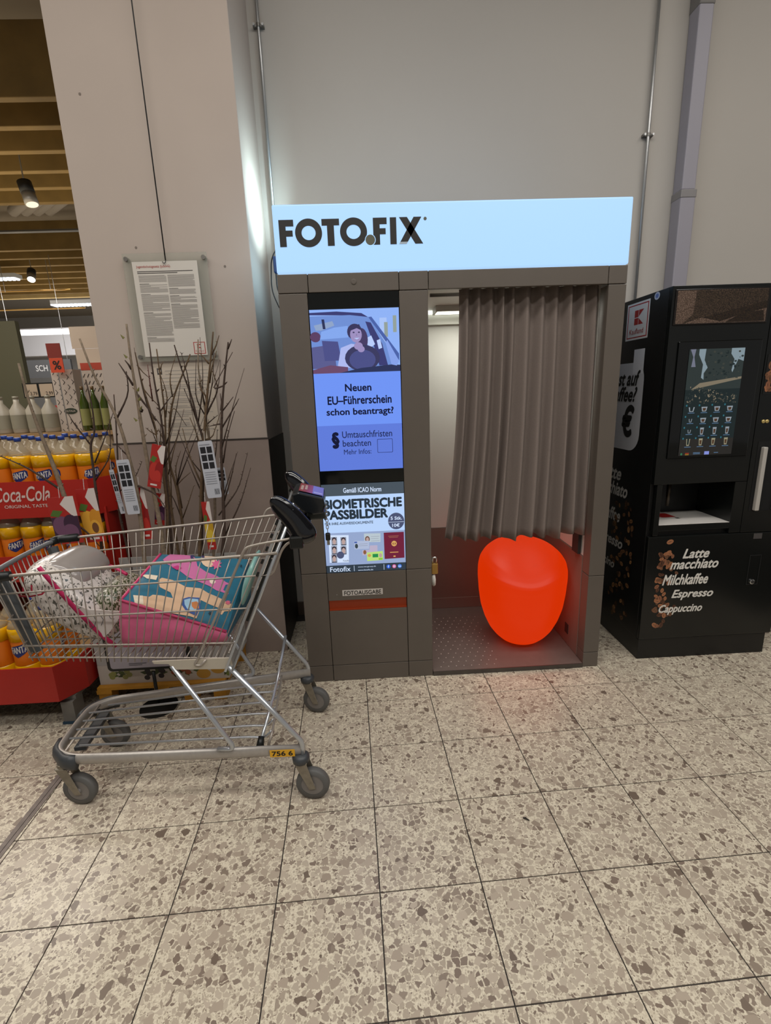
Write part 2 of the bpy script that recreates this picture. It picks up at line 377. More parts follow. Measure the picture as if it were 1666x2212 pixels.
# picture part occupies y .622..1
def cp(pts):  # advert photo: x 0..1, y 0 (bottom) .. 1 (top)
    return [(x, .622 + y * .378) for x, y in pts]
sky = em('#8fb2f6'); sky2 = em('#a9c4f8'); car = em('#3a3c72'); cabin = em('#6f8fd4'); dark = em('#2b3358'); seat = em('#5a5c8f'); maroon = em('#5b3f63')
skin = em('#9d8fc0'); hair = em('#39365c'); white = em('#b9cdfb'); yel = em('#93a09a'); steer = em('#3a3a60')
pic = [(cp(rect(0, 0, 1, 1)), sky), (cp(rect(.78, .45, .86, .85)), sky2), (cp(rect(.93, .62, .97, .88)), yel), (cp(rect(.83, .55, .87, .78)), yel),
       (cp([(0, .955), (.3, .965), (.58, .93), (.66, .86), (.45, .90), (0, .92)]), car),
       (cp([(0, .9), (.45, .905), (.66, .865), (.80, .55), (.98, .15), (.9, .0), (0, 0)]), cabin),
       (cp([(.0, .42), (.25, .46), (.27, .08), (0, .08)]), seat), (cp(oval(.05, .58, .06, .08)), maroon), (cp([(.12, .52), (.3, .50), (.33, .2), (.14, .2)]), em('#4c5088')),
       (cp([(.27, .72), (.42, .74), (.42, .56), (.1, .54), (.12, .66)]), em('#84a8ee')),
       (cp([(.04, .76), (.25, .82), (.27, .75), (.12, .68), (.06, .68)]), em('#8fa4c8')), (cp([(.13, .85), (.16, .85), (.17, .70), (.14, .70)]), dark),
       (cp([(.62, .80), (.68, .78), (.80, .45), (.86, .10), (.76, .10), (.70, .45)]), car), (cp([(.60, .52), (.68, .58), (.72, .44), (.66, .38)]), white), (cp([(.74, .5), (.78, .52), (.80, .38), (.76, .36)]), white),
       (cp(oval(.57, .52, .07, .18)), em('#463c64')),
       (cp([(.33, .40), (.45, .46), (.62, .42), (.72, .30), (.72, .08), (.28, .08)]), em('#aeb9ee')),
       (cp(oval(.495, .645, .085, .125)), hair), (cp(oval(.508, .60, .066, .125)), skin), (cp([(.44, .66), (.45, .74), (.55, .76), (.575, .66), (.52, .70)]), hair),
       (cp(oval(.483, .635, .012, .012, 8)), hair), (cp(oval(.543, .635, .012, .012, 8)), hair), (cp([(.485, .545), (.515, .525), (.55, .548), (.515, .548)]), white), (cp([(.512, .62), (.525, .585), (.508, .583)]), em('#84789f')),
       (cp(oval(.57, .23, .2, .21)), steer), (cp(oval(.57, .20, .15, .16)), em('#4a4f86')), (cp(oval(.53, .42, .05, .06)), skin), (cp(oval(.56, .37, .04, .05)), skin),
       (cp([(0, 0), (.4, 0), (.4, .09), (.2, .13), (0, .06)]), em('#6b4a6a')), (cp([(.3, 0), (1, .0), (1, .1), (.9, .11), (.55, .07)]), dark),
       (cp([(.655, .865), (.69, .87), (.99, .28), (.99, .17)]), em('#4a62a8')), (cp([(.90, .11), (.96, .09), (.99, .16), (.96, .24), (.86, .5), (.84, .46)]), em('#86a2ea')),
       (rect(0, .295, 1, .622), BLUE), (rect(0, 0, 1, .295), BL2),
       (rrect(.70, .108, .885, .198, .008), em('#2a356e')), (rrect(.706, .1112, .879, .1948, .006), BL2)]
picture('advert_picture', FS, pic, scr, dh=.00006)
nav = em('#0c1233'); nav2 = em('#1a2450')
for body, x0, x1, y0, y1 in (('Neuen', .355, .655, .508, .552), ('EU–Führerschein', .145, .885, .428, .478), ('schon beantragt?', .125, .905, .348, .402)):
    text('lettering', body, FS, x0, y0, x1, y1, nav, scr, bold=.026, h=.0045)
text('lettering', 'Umtauschfristen', FS, .29, .213, .88, .256, nav2, scr, bold=.008, h=.0045)
text('lettering', 'beachten', FS, .292, .157, .625, .198, nav2, scr, bold=.008, h=.0045)
text('lettering', 'Mehr Infos:', FS, .30, .105, .625, .138, nav2, scr, bold=.004, h=.0045)
text('lettering', '§', FS, .172, .15, .245, .248, nav, scr, bold=.05, h=.0045)

# ---- lower lit poster
PX, PZ, PW, PH = .1235, .5835, .3805, .430
po = B().box(PX, PX + PW, -.0005, .017, PZ, PZ + PH).build('lower_screen', glass, bo); lab(po, 'lit poster for biometric passport photos')
FP = F((PX, -.0005, PZ), (PW, 0, 0), (0, 0, PH), (0, -1, 0))
grey = em('#47525c'); pale = em('#b9d4fb'); mid = em('#94a6cc'); foot = em('#2e3a46'); badge = em('#4b5372'); wht = em('#d2e2fb')
sh = [(rect(0, 0, 1, 1), pale), (rect(0, .872, 1, 1), grey), (rect(0, .0, 1, .46), mid), (rect(0, 0, 1, .085), foot), (oval(.895, .565, .1, .094, 24), badge),
      (rect(.80, .553, .99, .557), wht), ([(.045, .12), (.285, .115), (.30, .43), (.05, .438)], wht)]
face = em('#b99f9a'); hairp = em('#2b2530'); grb = em('#8e93a2')
for cx, cy in ((.118, .365), (.232, .36), (.112, .262), (.228, .256), (.105, .165)):
    sh += [(rect(cx - .036, cy - .045, cx + .036, cy + .05), grb), (oval(cx, cy + .022, .027, .026, 10), hairp), (oval(cx, cy - .002, .021, .034, 10), face), (rect(cx - .03, cy - .045, cx + .03, cy - .036), hairp)]
sh += [(oval(.185, .205, .046, .042, 16), badge),
       ([(.49, .34), (.69, .335), (.695, .435), (.49, .44)], em('#b8c6cf')), (oval(.53, .375, .03, .035, 10), em('#6b4a3e')), (oval(.53, .372, .018, .024, 10), face), (rect(.575, .35, .68, .354), grb), (rect(.575, .375, .67, .379), grb), (rect(.575, .40, .68, .404), grb),
       ([(.365, .265), (.545, .262), (.55, .355), (.36, .36)], em('#aebad6')), (oval(.39, .30, .02, .028, 10), em('#37434a')), (rect(.365, .335, .40, .352), em('#3f5aa6')), (rect(.42, .30, .53, .304), grb), (rect(.42, .32, .53, .324), grb),
       ([(.46, .19), (.65, .195), (.65, .30), (.555, .30), (.55, .25), (.46, .25)], em('#b9aec6')), (oval(.49, .225, .02, .026, 10), em('#8a5a3e')),
       ([(.515, .12), (.715, .125), (.715, .23), (.515, .22)], em('#b9dc7a')), (rect(.585, .16, .655, .20), em('#1f8a4c')), (oval(.685, .18, .02, .026, 10), face), (rect(.66, .128, .71, .15), em('#86c23e')), (oval(.545, .185, .022, .018, 10), em('#d29a56')),
       ([(.735, .135), (.985, .14), (.985, .44), (.735, .44)], em('#6e1f3a')), (oval(.86, .31, .035, .033, 8), em('#d8a860')), (oval(.86, .31, .02, .018, 8), em('#6e1f3a')), ([(.85, .33), (.87, .33), (.866, .29), (.854, .29)], em('#d8a860')), (rect(.805, .205, .91, .215), em('#c9975a')), (rect(.847, .155, .873, .17), em('#d8a860')), (rect(.79, .395, .92, .400), em('#a56a52')), (rect(.80, .380, .91, .385), em('#a56a52')),
       (rect(.345, .01, .35, .075), wht), (rect(.72, .01, .725, .075), wht),
       (oval(.78, .045, .025, .023, 16), em('#2f62d8')), (oval(.852, .045, .025, .023, 16), em('#d0508c')), (oval(.922, .045, .025, .023, 16), em('#3f78d8')), (rrect(.838, .032, .866, .058, .006), wht), (rrect(.842, .0355, .862, .0545, .005), em('#d0508c')), (oval(.852, .045, .006, .0055, 10), wht)]
picture('poster_picture', FP, sh, po, dh=.00004)
pk = em('#26323e')
H = .0042
text('lettering', 'BIOMETRISCHE', FP, .02, .735, .965, .830, pk, po, bold=.05, h=H)
text('lettering', 'PASSBILDER', FP, .02, .617, .79, .712, pk, po, bold=.05, h=H)
text('lettering', 'FÜR IHRE AUSWEISDOKUMENTE', FP, .02, .553, .61, .588, pk, po, bold=.02, h=H)
text('lettering', 'Gemäß ICAO Norm', FP, .265, .905, .725, .957, wht, po, bold=.015, h=H)
text('lettering', '5 Stk.', FP, .828, .582, .965, .618, wht, po, bold=.02, h=H)
text('lettering', '10€', FP, .845, .502, .935, .540, wht, po, bold=.02, h=H)
text('lettering', 'Fotofix', FP, .045, .014, .30, .07, wht, po, bold=.008, h=H)
text('lettering', 'Fotofix', FP, .215, .128, .29, .150, pk, po, h=H)
text('lettering', 'www.me-group.de', FP, .395, .047, .62, .066, wht, po, h=H)
text('lettering', 'www.fotofix.de', FP, .395, .012, .585, .029, wht, po, h=H)
text('lettering', 'f', FP, .773, .033, .787, .06, wht, po, bold=.02, h=H)
text('lettering', 'in', FP, .908, .034, .936, .056, wht, po, bold=.02, h=H)

# ---- lit sign box with cut-out lettering
sg = mat('sign_acrylic', '#33506a', .35, emit='#b0d7ff', es=.98)
sign = B().box(.003, 1.483, -.004, .56, 1.906, 2.160).build('sign_box', sg, bo, bevel=.006, seg=3); lab(sign, 'long lit pale blue sign box')
B().box(.012, 1.472, .56, .60, 1.906, 2.15).build('sign_back', bdark, bo)
B().box(-.001, .0025, .20, .55, 1.915, 2.15).build('side_fill_glow', em('#b4def4', 3.6), sign)  # added glowing panel, out of sight, brightens the pillar's side face
l = area('rear_fill_light', (.10, .565, 2.25), .10, .03, 2.5, (.66, .92, 1.0), (0, math.radians(118), 0)); l.data.spread = math.radians(115); l.parent = bo  # unseen fill added behind the sign to light the pillar side higher up
ink = mat('sign_ink', '#1c1a18', .55); ink2 = mat('sign_dot', '#5a5a4c', .55); ink3 = mat('sign_worn', '#a7b6c4', .5)
Y0 = -.0042; ZB, ZT = 2.004, 2.103; HH = ZT - ZB
def solid(name, polys, m):
    b = B()
    for pts in polys: b.prism([(x, Y0, z) for x, z in pts], (0, -.003, 0))
    return b.build(name, m, sign)
def Fl(x0, x1):
    s = .027
    return [[(x0, ZB), (x0 + s, ZB), (x0 + s, ZT), (x0, ZT)], [(x0 + s, ZT - .024), (x1, ZT - .024), (x1, ZT), (x0 + s, ZT)], [(x0 + s, ZB + .038), (x1 - .005, ZB + .038), (x1 - .005, ZB + .060), (x0 + s, ZB + .060)]]
def Ol(x0, x1):
    cx = (x0 + x1) / 2; cz = (ZB + ZT) / 2; rx = (x1 - x0) / 2; rz = HH / 2 + .003; n = 40; s = .026; out = []
    for k in range(n):
        a, b = 2 * math.pi * k / n, 2 * math.pi * (k + 1) / n
        out.append([(cx + rx * math.cos(a), cz + rz * math.sin(a)), (cx + rx * math.cos(b), cz + rz * math.sin(b)), (cx + (rx - s) * math.cos(b), cz + (rz - s) * math.sin(b)), (cx + (rx - s) * math.cos(a), cz + (rz - s) * math.sin(a))])
    return out
def ring(name, x0, x1, m):
    cx = (x0 + x1) / 2; cz = (ZB + ZT) / 2; rx = (x1 - x0) / 2; rz = HH / 2 + .003; n = 48; s = .026; b = B()
    v = []
    for y in (Y0, Y0 - .003):
        for R in (0, s):
            v += [(cx + (rx - R) * math.cos(2 * math.pi * k / n), y, cz + (rz - R) * math.sin(2 * math.pi * k / n)) for k in range(n)]
    f = []
    for k in range(n):
        l = (k + 1) % n
        f += [(2 * n + k, 2 * n + l, 3 * n + l, 3 * n + k), (k, l, 2 * n + l, 2 * n + k), (n + k, n + l, 3 * n + l, 3 * n + k), (k, l, n + l, n + k)]
    return b.add(v, f).build(name, m, sign)
solid('letter', Fl(.026, .085), ink); ring('letter', .090, .199, ink)
solid('letter', [[(.220, ZB), (.248, ZB), (.248, ZT), (.220, ZT)], [(.199, ZT - .024), (.2199, ZT - .024), (.2199, ZT), (.199, ZT)], [(.2481, ZT - .024), (.270, ZT - .024), (.270, ZT), (.2481, ZT)]], ink)
ring('letter', .272, .382, ink)
B().lathe([(.022, 0), (.022, -.0034)], (.394, Y0, 2.022), 24, 'y').build('dot_outline', sg, sign)
B().lathe([(.0195, 0), (.0195, -.004)], (.394, Y0, 2.022), 24, 'y').build('dot', ink2, sign)
solid('letter', Fl(.407, .463), ink); solid('letter', [[(.476, ZB), (.502, ZB), (.502, ZT), (.476, ZT)]], ink)
solid('letter', [[(.514, ZT), (.546, ZT), (.611, ZB), (.579, ZB)], [(.573, ZT), (.605, ZT), (.548, 2.012), (.517, 2.012)]], ink)
solid('letter_piece', [[(.517, 2.012), (.548, 2.012), (.543, ZB), (.512, ZB)]], ink3)
B().lathe([(.0065, 0), (.0065, -.002)], (.6205, Y0, 2.096), 14, 'y').build('registered_mark', ink2, sign)

# ---- booth interior
inw = mat('booth_inside_white', '#d9d9d2', .5); inb = mat('booth_inside_grey', '#75655c', .5, noise=.04, nscale=5)
X0, X1, YB, FZ = .631, 1.4035, .74, .022
box('inner_back_upper', X0, 1.447, YB, YB + .02, .572, 1.81, inw, bo)
box('inner_back_lower', X0, 1.447, YB - .006, YB + .02, .095, .570, inb, bo)
box('inner_back_skirting', X0, 1.447, YB - .010, YB + .02, FZ, .0945, inb, bo, bevel=.002)
box('inner_back_top', X0, 1.447, YB - .03, YB + .02, 1.812, 1.845, inw, bo)
b = B(); b.box(X1, 1.4465, .076, YB - .01, FZ, .578); b.build('inner_side_lower', inb, bo, bevel=.002)
box('inner_side_upper', X1 + .004, 1.4465, .076, YB, .580, 1.85, inw, bo)
box('inner_side_left', X0 - .003, X0, .02, YB, FZ, 1.85, bg, bo)
box('inner_ceiling', X0, 1.447, .02, YB, 1.845, 1.862, inw, bo)
deck = box('deck', X0, X1, -.001, .775, .0, FZ, mat('deck_metal', '#716761', .4, .2, .05, 30), bo); lab(deck, 'low metal floor of the seat bay')
box('deck_edge', X0, X1, -.006, -.001, .0, FZ + .001, mat('edge_metal', '#5a5652', .4, .7), bo)
studm = mat('stud', '#cfc6bd', .35, .4)
b = B()
for i in range(8):
    for j in range(14):
        x = X0 + .045 + i * .04 + (j % 2) * .02; y = .04 + j * .042
        if x > .99 - .0 and j > 3: continue
        b.lathe([(.0028, FZ), (.0018, FZ + .0012)], (x, y, 0), 6)
st_ = b.build('floor_studs', studm, deck); st_['kind'] = 'stuff'
# inside lamp
lamp = B().box(.735, .90, .50, .63, 1.815, 1.845).build('bay_lamp', mat('lamp_housing', '#c8c8c2', .5), bo)
B().box(.745, .89, .505, .60, 1.8135, 1.815).build('lamp_lens', em('#f4f2dc', 3.5), lamp)
l = area('bay_lamp_light', (1.0, .45, 1.80), .5, .12, 3.2, (1, .98, .9)); l.parent = bo
l2 = B().box(X0 + .01, 1.44, .665, .685, 1.829, 1.845).build('bay_light_strip', em('#f2f4e6', 2.2), bo)
box('bay_trim', X0, 1.447, .69, .70, 1.775, 1.83, inw, bo)
# curtain rail
B().tube([(X0 + .02, .105, 1.825), (1.44, .105, 1.825)], .008, 8).build('curtain_rail', zinc, bo, smooth=True)
box('speaker_grille', X1 - .003, X1 + .002, .19, .23, .085, .14, bdark, bo)

box('jamb', 1.388, 1.4035, .10, .17, FZ + .56, 1.842, bdark, bo)
# ---- curtain
def curtain():
    nx, nz = 260, 26; random.seed(3)
    # fold positions (share of the width) and amplitudes
    cs = []; x = 0.
    while x < 1.0:
        wv = random.uniform(.07, .115); cs.append((x, wv, random.uniform(.7, 1.25))); x += wv
    def fold(s):
        for x0, wv, am in cs:
            if x0 <= s < x0 + wv:
                t = (s - x0) / wv
                return am * (.5 - .5 * math.cos(2 * math.pi * (t ** 1.25)))
        return 0.
    vs = []; fs = []
    for j in range(nz + 1):
        tz = j / nz; z = 1.842 - tz * (1.842 - .70)
        xl = .778 - .075 * tz ** 2.2 ; xr = 1.390 + .010 * tz
        for i in range(nx + 1):
            s = i / nx
            am = .036 + .024 * tz
            f = fold(s) * am + .006 * math.sin(9 * s + 3 * tz) * tz
            zz = z + (0 if j < nz else .010 * math.sin(23 * s) + .004 * math.sin(71 * s))
            x = xl + (xr - xl) * s + .004 * math.sin(40 * s + 2.5 * tz) * tz
            vs.append((x, .088 - f, zz))
    for j in range(nz):
        for i in range(nx):
            a = j * (nx + 1) + i; fs.append((a, a + 1, a + nx + 2, a + nx + 1))
    return vs, fs
cm = mat('curtain_cloth', '#7b6f68', .92, noise=.05, nscale=160, bump=.15)
vs, fs = curtain(); cu = B().add(vs, fs).build('curtain', cm, None, smooth=True)
cm_ = cu.modifiers.new('thick', 'SOLIDIFY'); cm_.thickness = .002
tag(cu, 'long pleated grey-brown curtain half drawn across the photo booth seat', 'curtain')

# ---- glowing stool
def stool():
    n = 48; vs = []; fs = []
    prof = [(0.0, .03), (.008, .070), (.03, .110), (.06, .142), (.10, .172), (.16, .2), (.23, .221), (.31, .232), (.40, .238), (.46, .237), (.50, .230), (.53, .214), (.56, .185), (.58, .14), (.592, .09), (.597, .04), (.598, .001)]
    P_ = []
    for (z0, r0), (z1, r1) in zip(prof, prof[1:]):
        for k in range(3): P_.append((z0 + (z1 - z0) * k / 3, r0 + (r1 - r0) * k / 3))
    P_.append(prof[-1]); m = len(P_)
    for z, r in P_:
        for k in range(n):
            a = 2 * math.pi * k / n
            x, y = r * math.cos(a), r * math.sin(a); zz = z
            if z > .36:                      # the seat slopes to the front with a soft dip
                q = (z - .36) / .24; t = (y + .24) / .48
                zz = .36 + (z - .36) * (.42 + .70 * t ** .8) - q ** 2 * .030 * math.exp(-((x + .02) / .11) ** 2) * (1 - t) + q * .016 * (x / .2) * (1 - t)
            vs.append((x, y, zz))
    for j in range(m - 1):
        for k in range(n):
            l = (k + 1) % n; fs.append((j * n + k, j * n + l, (j + 1) * n + l, (j + 1) * n + k))
    fs.append(tuple(range(n))); fs.append(tuple((m - 1) * n + k for k in range(n)))
    return vs, fs
vs, fs = stool()
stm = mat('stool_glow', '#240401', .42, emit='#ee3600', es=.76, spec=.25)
so = B().add(vs, fs).build('glowing_stool', stm, None, smooth=True, subsurf=1, loc=(1.160, .268, FZ + .0005))
tag(so, 'glowing red-orange rounded plastic stool in the photo booth', 'stool')

# ---- padlock and white hook on the cabinet's inner side
pl = tag(empty('padlock', (.6315, .062, .53)), 'brass padlock hanging inside the photo booth beside the cabinet', 'padlock')
B().box(.002, .036, -.012, .008, 0, .055).build('lock_body', mat('brass', '#b08a4a', .35, .7), pl, bevel=.005)
B().tube(fillet([(.010, -.002, .053), (.010, -.002, .085), (.029, -.002, .085), (.029, -.002, .053)], .012), .0045, 8).build('shackle', mat('chrome', '#c9c9c8', .15, 1.), pl, smooth=True)
B().box(.0, .004, -.015, .012, .045, .10).build('hasp', zinc, pl)
wk = B(); wk.lathe([(.004, 0), (.026, .004), (.034, .014), (.030, .022), (.004, .026)], (0, 0, 0), 20, 'x')
o = wk.build('door_stop', mat('white_rubber', '#d3cfc6', .5), None, smooth=True, loc=(.6315, .07, .495))
tag(o, 'white round rubber buffer below the brass padlock', 'buffer')

# ---- cables and small blue plug between sign and pillar
ca = tag(empty('power_cable', (-.02, .30, 2.1)), 'thin black power cables with a blue plug behind the lit sign', 'cable')
blkc = mat('cable_black', '#171515', .6)
B().tube(fillet([(.0, .0, .0), (-.045, .0, -.06), (-.055, .0, -.20), (-.02, -.02, -.285), (.012, -.02, -.29)], .06), .003, 6).build('cord', blkc, ca, smooth=True)
B().tube(fillet([(.0, .01, .0), (-.028, .01, -.06), (-.03, .01, -.20), (.012, -.01, -.255)], .05), .003, 6).build('cord', blkc, ca, smooth=True)
B().box(-.034, -.004, -.02, .02, -.125, -.055).build('plug', mat('plug_blue', '#243a63', .5), ca, bevel=.004)
c2 = B().tube(fillet([(-.03, .3, 1.84), (-.035, .27, 1.5), (-.03, .26, 1.1), (-.045, .28, .6), (-.03, .30, .02)], .1), .004, 6).build('floor_cable', blkc, None, smooth=True)
tag(c2, 'black cable hanging down the left side of the photo booth', 'cable')
# ================================================================ coffee machine
cf = tag(empty('coffee_machine', (1.711, .035, 0)), 'tall black coffee vending machine with a bean window, touch screen and cup niche', 'coffee machine')
cb = mat('machine_black', '#0d0f0e', .25, spec=.5, noise=.1, nscale=3); cg = mat('machine_gloss', '#070909', .06, spec=.6); cs_ = mat('machine_side', '#0b0b0b', .4)
def cbox(name, x0, x1, y0, y1, z0, z1, m=cb, par=None, bevel=.002): return box(name, x0 - 1.711, x1 - 1.711, y0 - .035, y1 - .035, z0, z1, m, par or cf, bevel)
MX1 = 2.42
# body built round the cup niche
cbox('body', 1.716, MX1, .30, .70, .115, 1.82, cs_)
cbox('body_side', 1.711, 1.73, .062, .70, .115, 1.822, cs_)
cbox('plinth', 1.716, 2.40, .045, .70, 0, .113, cs_)
cbox('front_upper', 1.712, 2.172, .036, .30, .936, 1.822, cb)
cbox('front_column', 2.175, MX1, .036, .30, .677, 1.822, cb)
cbox('lower_door', 1.712, MX1, .036, .06, .117, .674, cb, bevel=.004)
cbox('door_core', 1.73, MX1, .06, .30, .117, .70, cs_)
# niche
cbox('niche_side', 1.731, 1.757, .037, .30, .678, .935, cb); cbox('niche_side', 2.116, 2.174, .037, .30, .678, .935, cb)
cbox('niche_back', 1.757, 2.116, .29, .30, .70, .935, cs_)
cbox('niche_sill', 1.757, 2.116, .037, .30, .702, .731, cb)
tr = cbox('niche_tray', 1.758, 2.115, .038, .289, .7312, .734, mat('tray_white', '#cfcac4', .5)); lab(tr, 'white drip tray in the cup niche')
FT = F((1.758 - 1.711, .003, .7342), (1, 0, 0), (0, 1, 0), (0, 0, 1))
picture('tray_sticker', FT, [([(.10, .13), (.17, .13), (.16, .21), (.06, .21)], mat('sticker_red', '#a3201c', .5)), ([(.155, .10), (.175, .10), (.17, .115), (.15, .115)], mat('print_black', '#14120f'))], tr)
B().tube([(1.865 - 1.711, .12, .93), (1.865 - 1.711, .12, .80)], [.012, .008], 10).build('spout', mat('spout_steel', '#4a4238', .3, .8), cf, smooth=True)
# touch screen
fr_ = cbox('screen_frame', 1.759, 2.145, .028, .0362, 1.06, 1.588, cg, bevel=.003)
sc_ = cbox('touch_screen', 1.809, 2.066, .0265, .029, 1.074, 1.553, glass, fr_, 0.); lab(sc_, 'touch screen with rows of drink pictures')
FC = F((1.809 - 1.711, .0265 - .035, 1.074), (.257, 0, 0), (0, 0, .479), (0, -1, 0))
d1 = em('#2c3433'); d2 = em('#1b2526'); d3 = em('#3a3d38'); wl = em('#7e8e96'); bn = em('#5b5446'); bn2 = em('#7a705e'); gl = em('#8b949c'); cof = em('#4a3526'); lab_ = em('#5a7a9c')
sh = [(rect(0, 0, 1, 1), d2), (rect(0, .63, 1, 1), d1), ([(.1, .63), (1, .72), (1, .74), (.25, .69)], bn2), (rect(0, 0, 1, .16), em('#272523')),
      ([(.02, 1), (.12, 1), (.10, .93), (.14, .84), (.06, .84), (.08, .93)], em('#6d7080')), ([(.18, 1), (.3, 1), (.29, .9), (.36, .83), (.30, .78), (.31, .72), (.26, .74), (.27, .86), (.18, .95)], wl), ([(.76, 1), (1, 1), (1, .88), (.9, .9), (.82, .78), (.80, .80), (.83, .90), (.76, .95)], wl)]
random.seed(11)
for k in range(120):
    x = random.uniform(.02, .95); y = random.uniform(.50, .68 - .12 * x); r = random.uniform(.012, .024); a = random.uniform(0, 3)
    pts = [(x + r * (math.cos(t) * math.cos(a) - .5 * math.sin(t) * math.sin(a)), y + .55 * r * (math.cos(t) * math.sin(a) + .5 * math.sin(t) * math.cos(a))) for t in [k2 * 1.05 for k2 in range(6)]]
    sh.append((pts, random.choice([bn, bn2, d3, d1])))
for k in range(60):
    x = random.uniform(.3, .98); y = random.uniform(.72, .98); r = random.uniform(.01, .03)
    sh.append((oval(x, y, r, r * .4, 6), random.choice([d1, d2, d3])))
for r_ in range(4):
    for c_ in range(4):
        cx = .15 + c_ * .235; cy = .445 - r_ * .105
        if r_ < 2: wd, hg = (.055, .022)
        else: wd, hg = (.036, .034)
        if c_ == 0 and r_ in (1, 2): wd, hg = .03, .016
        g_ = gl if r_ < 3 else em('#8f8a72')
        sh += [([(cx - wd, cy + hg), (cx + wd, cy + hg), (cx + wd * .65, cy - hg), (cx - wd * .65, cy - hg)], g_), ([(cx - wd * .6, cy + hg * (.5 if c_ else 1)), (cx + wd * .6, cy + hg * (.5 if c_ else 1)), (cx + wd * .4, cy - hg * .7), (cx - wd * .4, cy - hg * .7)], cof if c_ else d2),
               (rect(cx - .06, cy - hg - .014, cx + .06, cy - hg - .009), lab_), (rect(cx - .11, cy + .03, cx - .085, cy + .046), em('#2f6a78'))]
sh += [(rect(.12, .012, .19, .018), em('#141414')), (rect(.12, .018, .19, .026), em('#a03a20')), (rect(.12, .006, .19, .012), em('#b08a2a')), (rect(.48, .004, .57, .036), em('#7f8ad0')), (rect(.27, .012, .40, .017), lab_), (rect(.27, .023, .40, .028), lab_), (rect(.66, .018, .74, .023), lab_), (oval(.05, .016, .02, .012, 8), em('#2f6a4a'))]
picture('menu_picture', FC, sh, sc_, dh=.00001)
# bean hopper window
def beans_mat(name, c0, c1, scale, rough=.3):
    m = bpy.data.materials.new(name); m.use_nodes = True; nt = m.node_tree; b = nt.nodes['Principled BSDF']; b.inputs['Roughness'].default_value = rough
    tc = nt.nodes.new('ShaderNodeTexCoord'); v = nt.nodes.new('ShaderNodeTexVoronoi'); v.inputs['Scale'].default_value = scale
    r = nt.nodes.new('ShaderNodeValToRGB'); r.color_ramp.elements[0].color = hx(c1); r.color_ramp.elements[1].color = hx(c0); r.color_ramp.elements[1].position = .55
    nt.links.new(tc.outputs['Object'], v.inputs['Vector']); nt.links.new(v.outputs['Distance'], r.inputs['Fac']); nt.links.new(r.outputs['Color'], b.inputs['Base Color'])
    return m
hop = cbox('hopper_window', 1.724, 2.152, .032, .0362, 1.657, 1.806, mat('hopper_frame', '#1a1512', .2)); lab(hop, 'window on roasted coffee beans')
FH = F((1.724 - 1.711, -.0031, 1.657), (.428, 0, 0), (0, 0, .149), (0, -1, 0))
hb0 = beans_mat('beans_pale', '#4a3a30', '#a08878', 300); hb1 = beans_mat('beans_mid', '#231a13', '#6e5a48', 320); hb2 = beans_mat('beans_dark', '#140e0a', '#58432f', 340)
picture('bean_heap', FH, [(rect(.02, .04, .98, .96), hb0), ([(.10, .04), (.20, .3), (.22, .95), (.98, .95), (.98, .55), (.55, .35), (.3, .2)], hb1), ([(.3, .2), (.6, .38), (.98, .62), (.98, .42), (.7, .25), (.5, .08)], hb2), ([(.55, .05), (.72, .3), (.95, .36), (.97, .06)], hb2)], hop, h=.0005)
# lettering on the lower door
wtx = mat('print_white', '#d8d4cc', .5)
FD = F((-1.711, .001, 0), (1, 0, 0), (0, 0, 1), (0, -1, 0))
for body, x0, x1, y0, y1 in (('Latte', 1.897, 2.030, .556, .603), ('macchiato', 1.838, 2.083, .500, .549), ('Milchkaffee', 1.806, 2.040, .416, .470), ('Espresso', 1.862, 2.076, .331, .386), ('Cappuccino', 1.802, 2.028, .252, .306)):
    text('lettering', body, FD, x0, y0, x1, y1, wtx, cf, bold=.03, shear=.32, h=.0016)
# printed coffee beans on the door: a falling stream, flat print
bc = [mat('bean_print_a', '#6e4a33', .45), mat('bean_print_b', '#8a5a40', .45), mat('bean_print_c', '#50301f', .45), mat('bean_print_d', '#a06a48', .45)]
bd = mat('bean_print_groove', '#22140c', .6)
def bean_print(name, fr, spots, par):
    sh = []
    for x, y, r, a in spots:
        ca, sa = math.cos(a), math.sin(a)
        R = lambda px, py: (x + px * ca - py * sa, y + px * sa + py * ca)
        sh.append(([R(px, py) for px, py in oval(0, 0, r, r * .68, 12)], random.choice(bc)))
        sh.append(([R(px, py) for px, py in [(-r * .85, 0), (0, r * .12), (r * .85, 0), (0, -r * .06)]], bd))
        sh.append(([R(px, py) for px, py in [(-r * .5, r * .35), (0, r * .52), (r * .4, r * .42), (0, r * .4)]], bc[3]))
    o = picture(name, fr, sh, par, h=.0003, dh=.000006); o['kind'] = 'stuff'; return o
random.seed(5); sp = [(1.823, .645, .018, .3)]
for k in range(64):
    y = random.uniform(.19, .60); wmax = .075 if y > .3 else .12
    sp.append((1.778 + abs(random.gauss(0, .5)) * wmax, y, random.uniform(.011, .018), random.uniform(0, 3.1)))
sp = [s for s in sp if s[0] < 1.93]
bean_print('bean_print', FD, sp, cf)
# keypad door lock, plates
b = B(); 
for x0, x1, z0, z1 in ((2.243, 2.247, .395, .555), (2.30, 2.304, .395, .555), (2.247, 2.30, .551, .555), (2.247, 2.30, .395, .399)): b.box(x0 - 1.711, x1 - 1.711, -.001, .002, z0, z1)
b.build('lock_flap_frame', mat('gap_black', '#020202', .8), cf)
B().lathe([(.013, 0), (.013, -.006), (.009, -.008)], (2.272 - 1.711, .001, .412), 16, 'y').build('key_lock', mat('chrome', '#c9c9c8', .15, 1.), cf)
cbox('name_plate', 2.247, 2.29, .0345, .0362, .640, .668, mat('plate_grey', '#4b4746', .4))
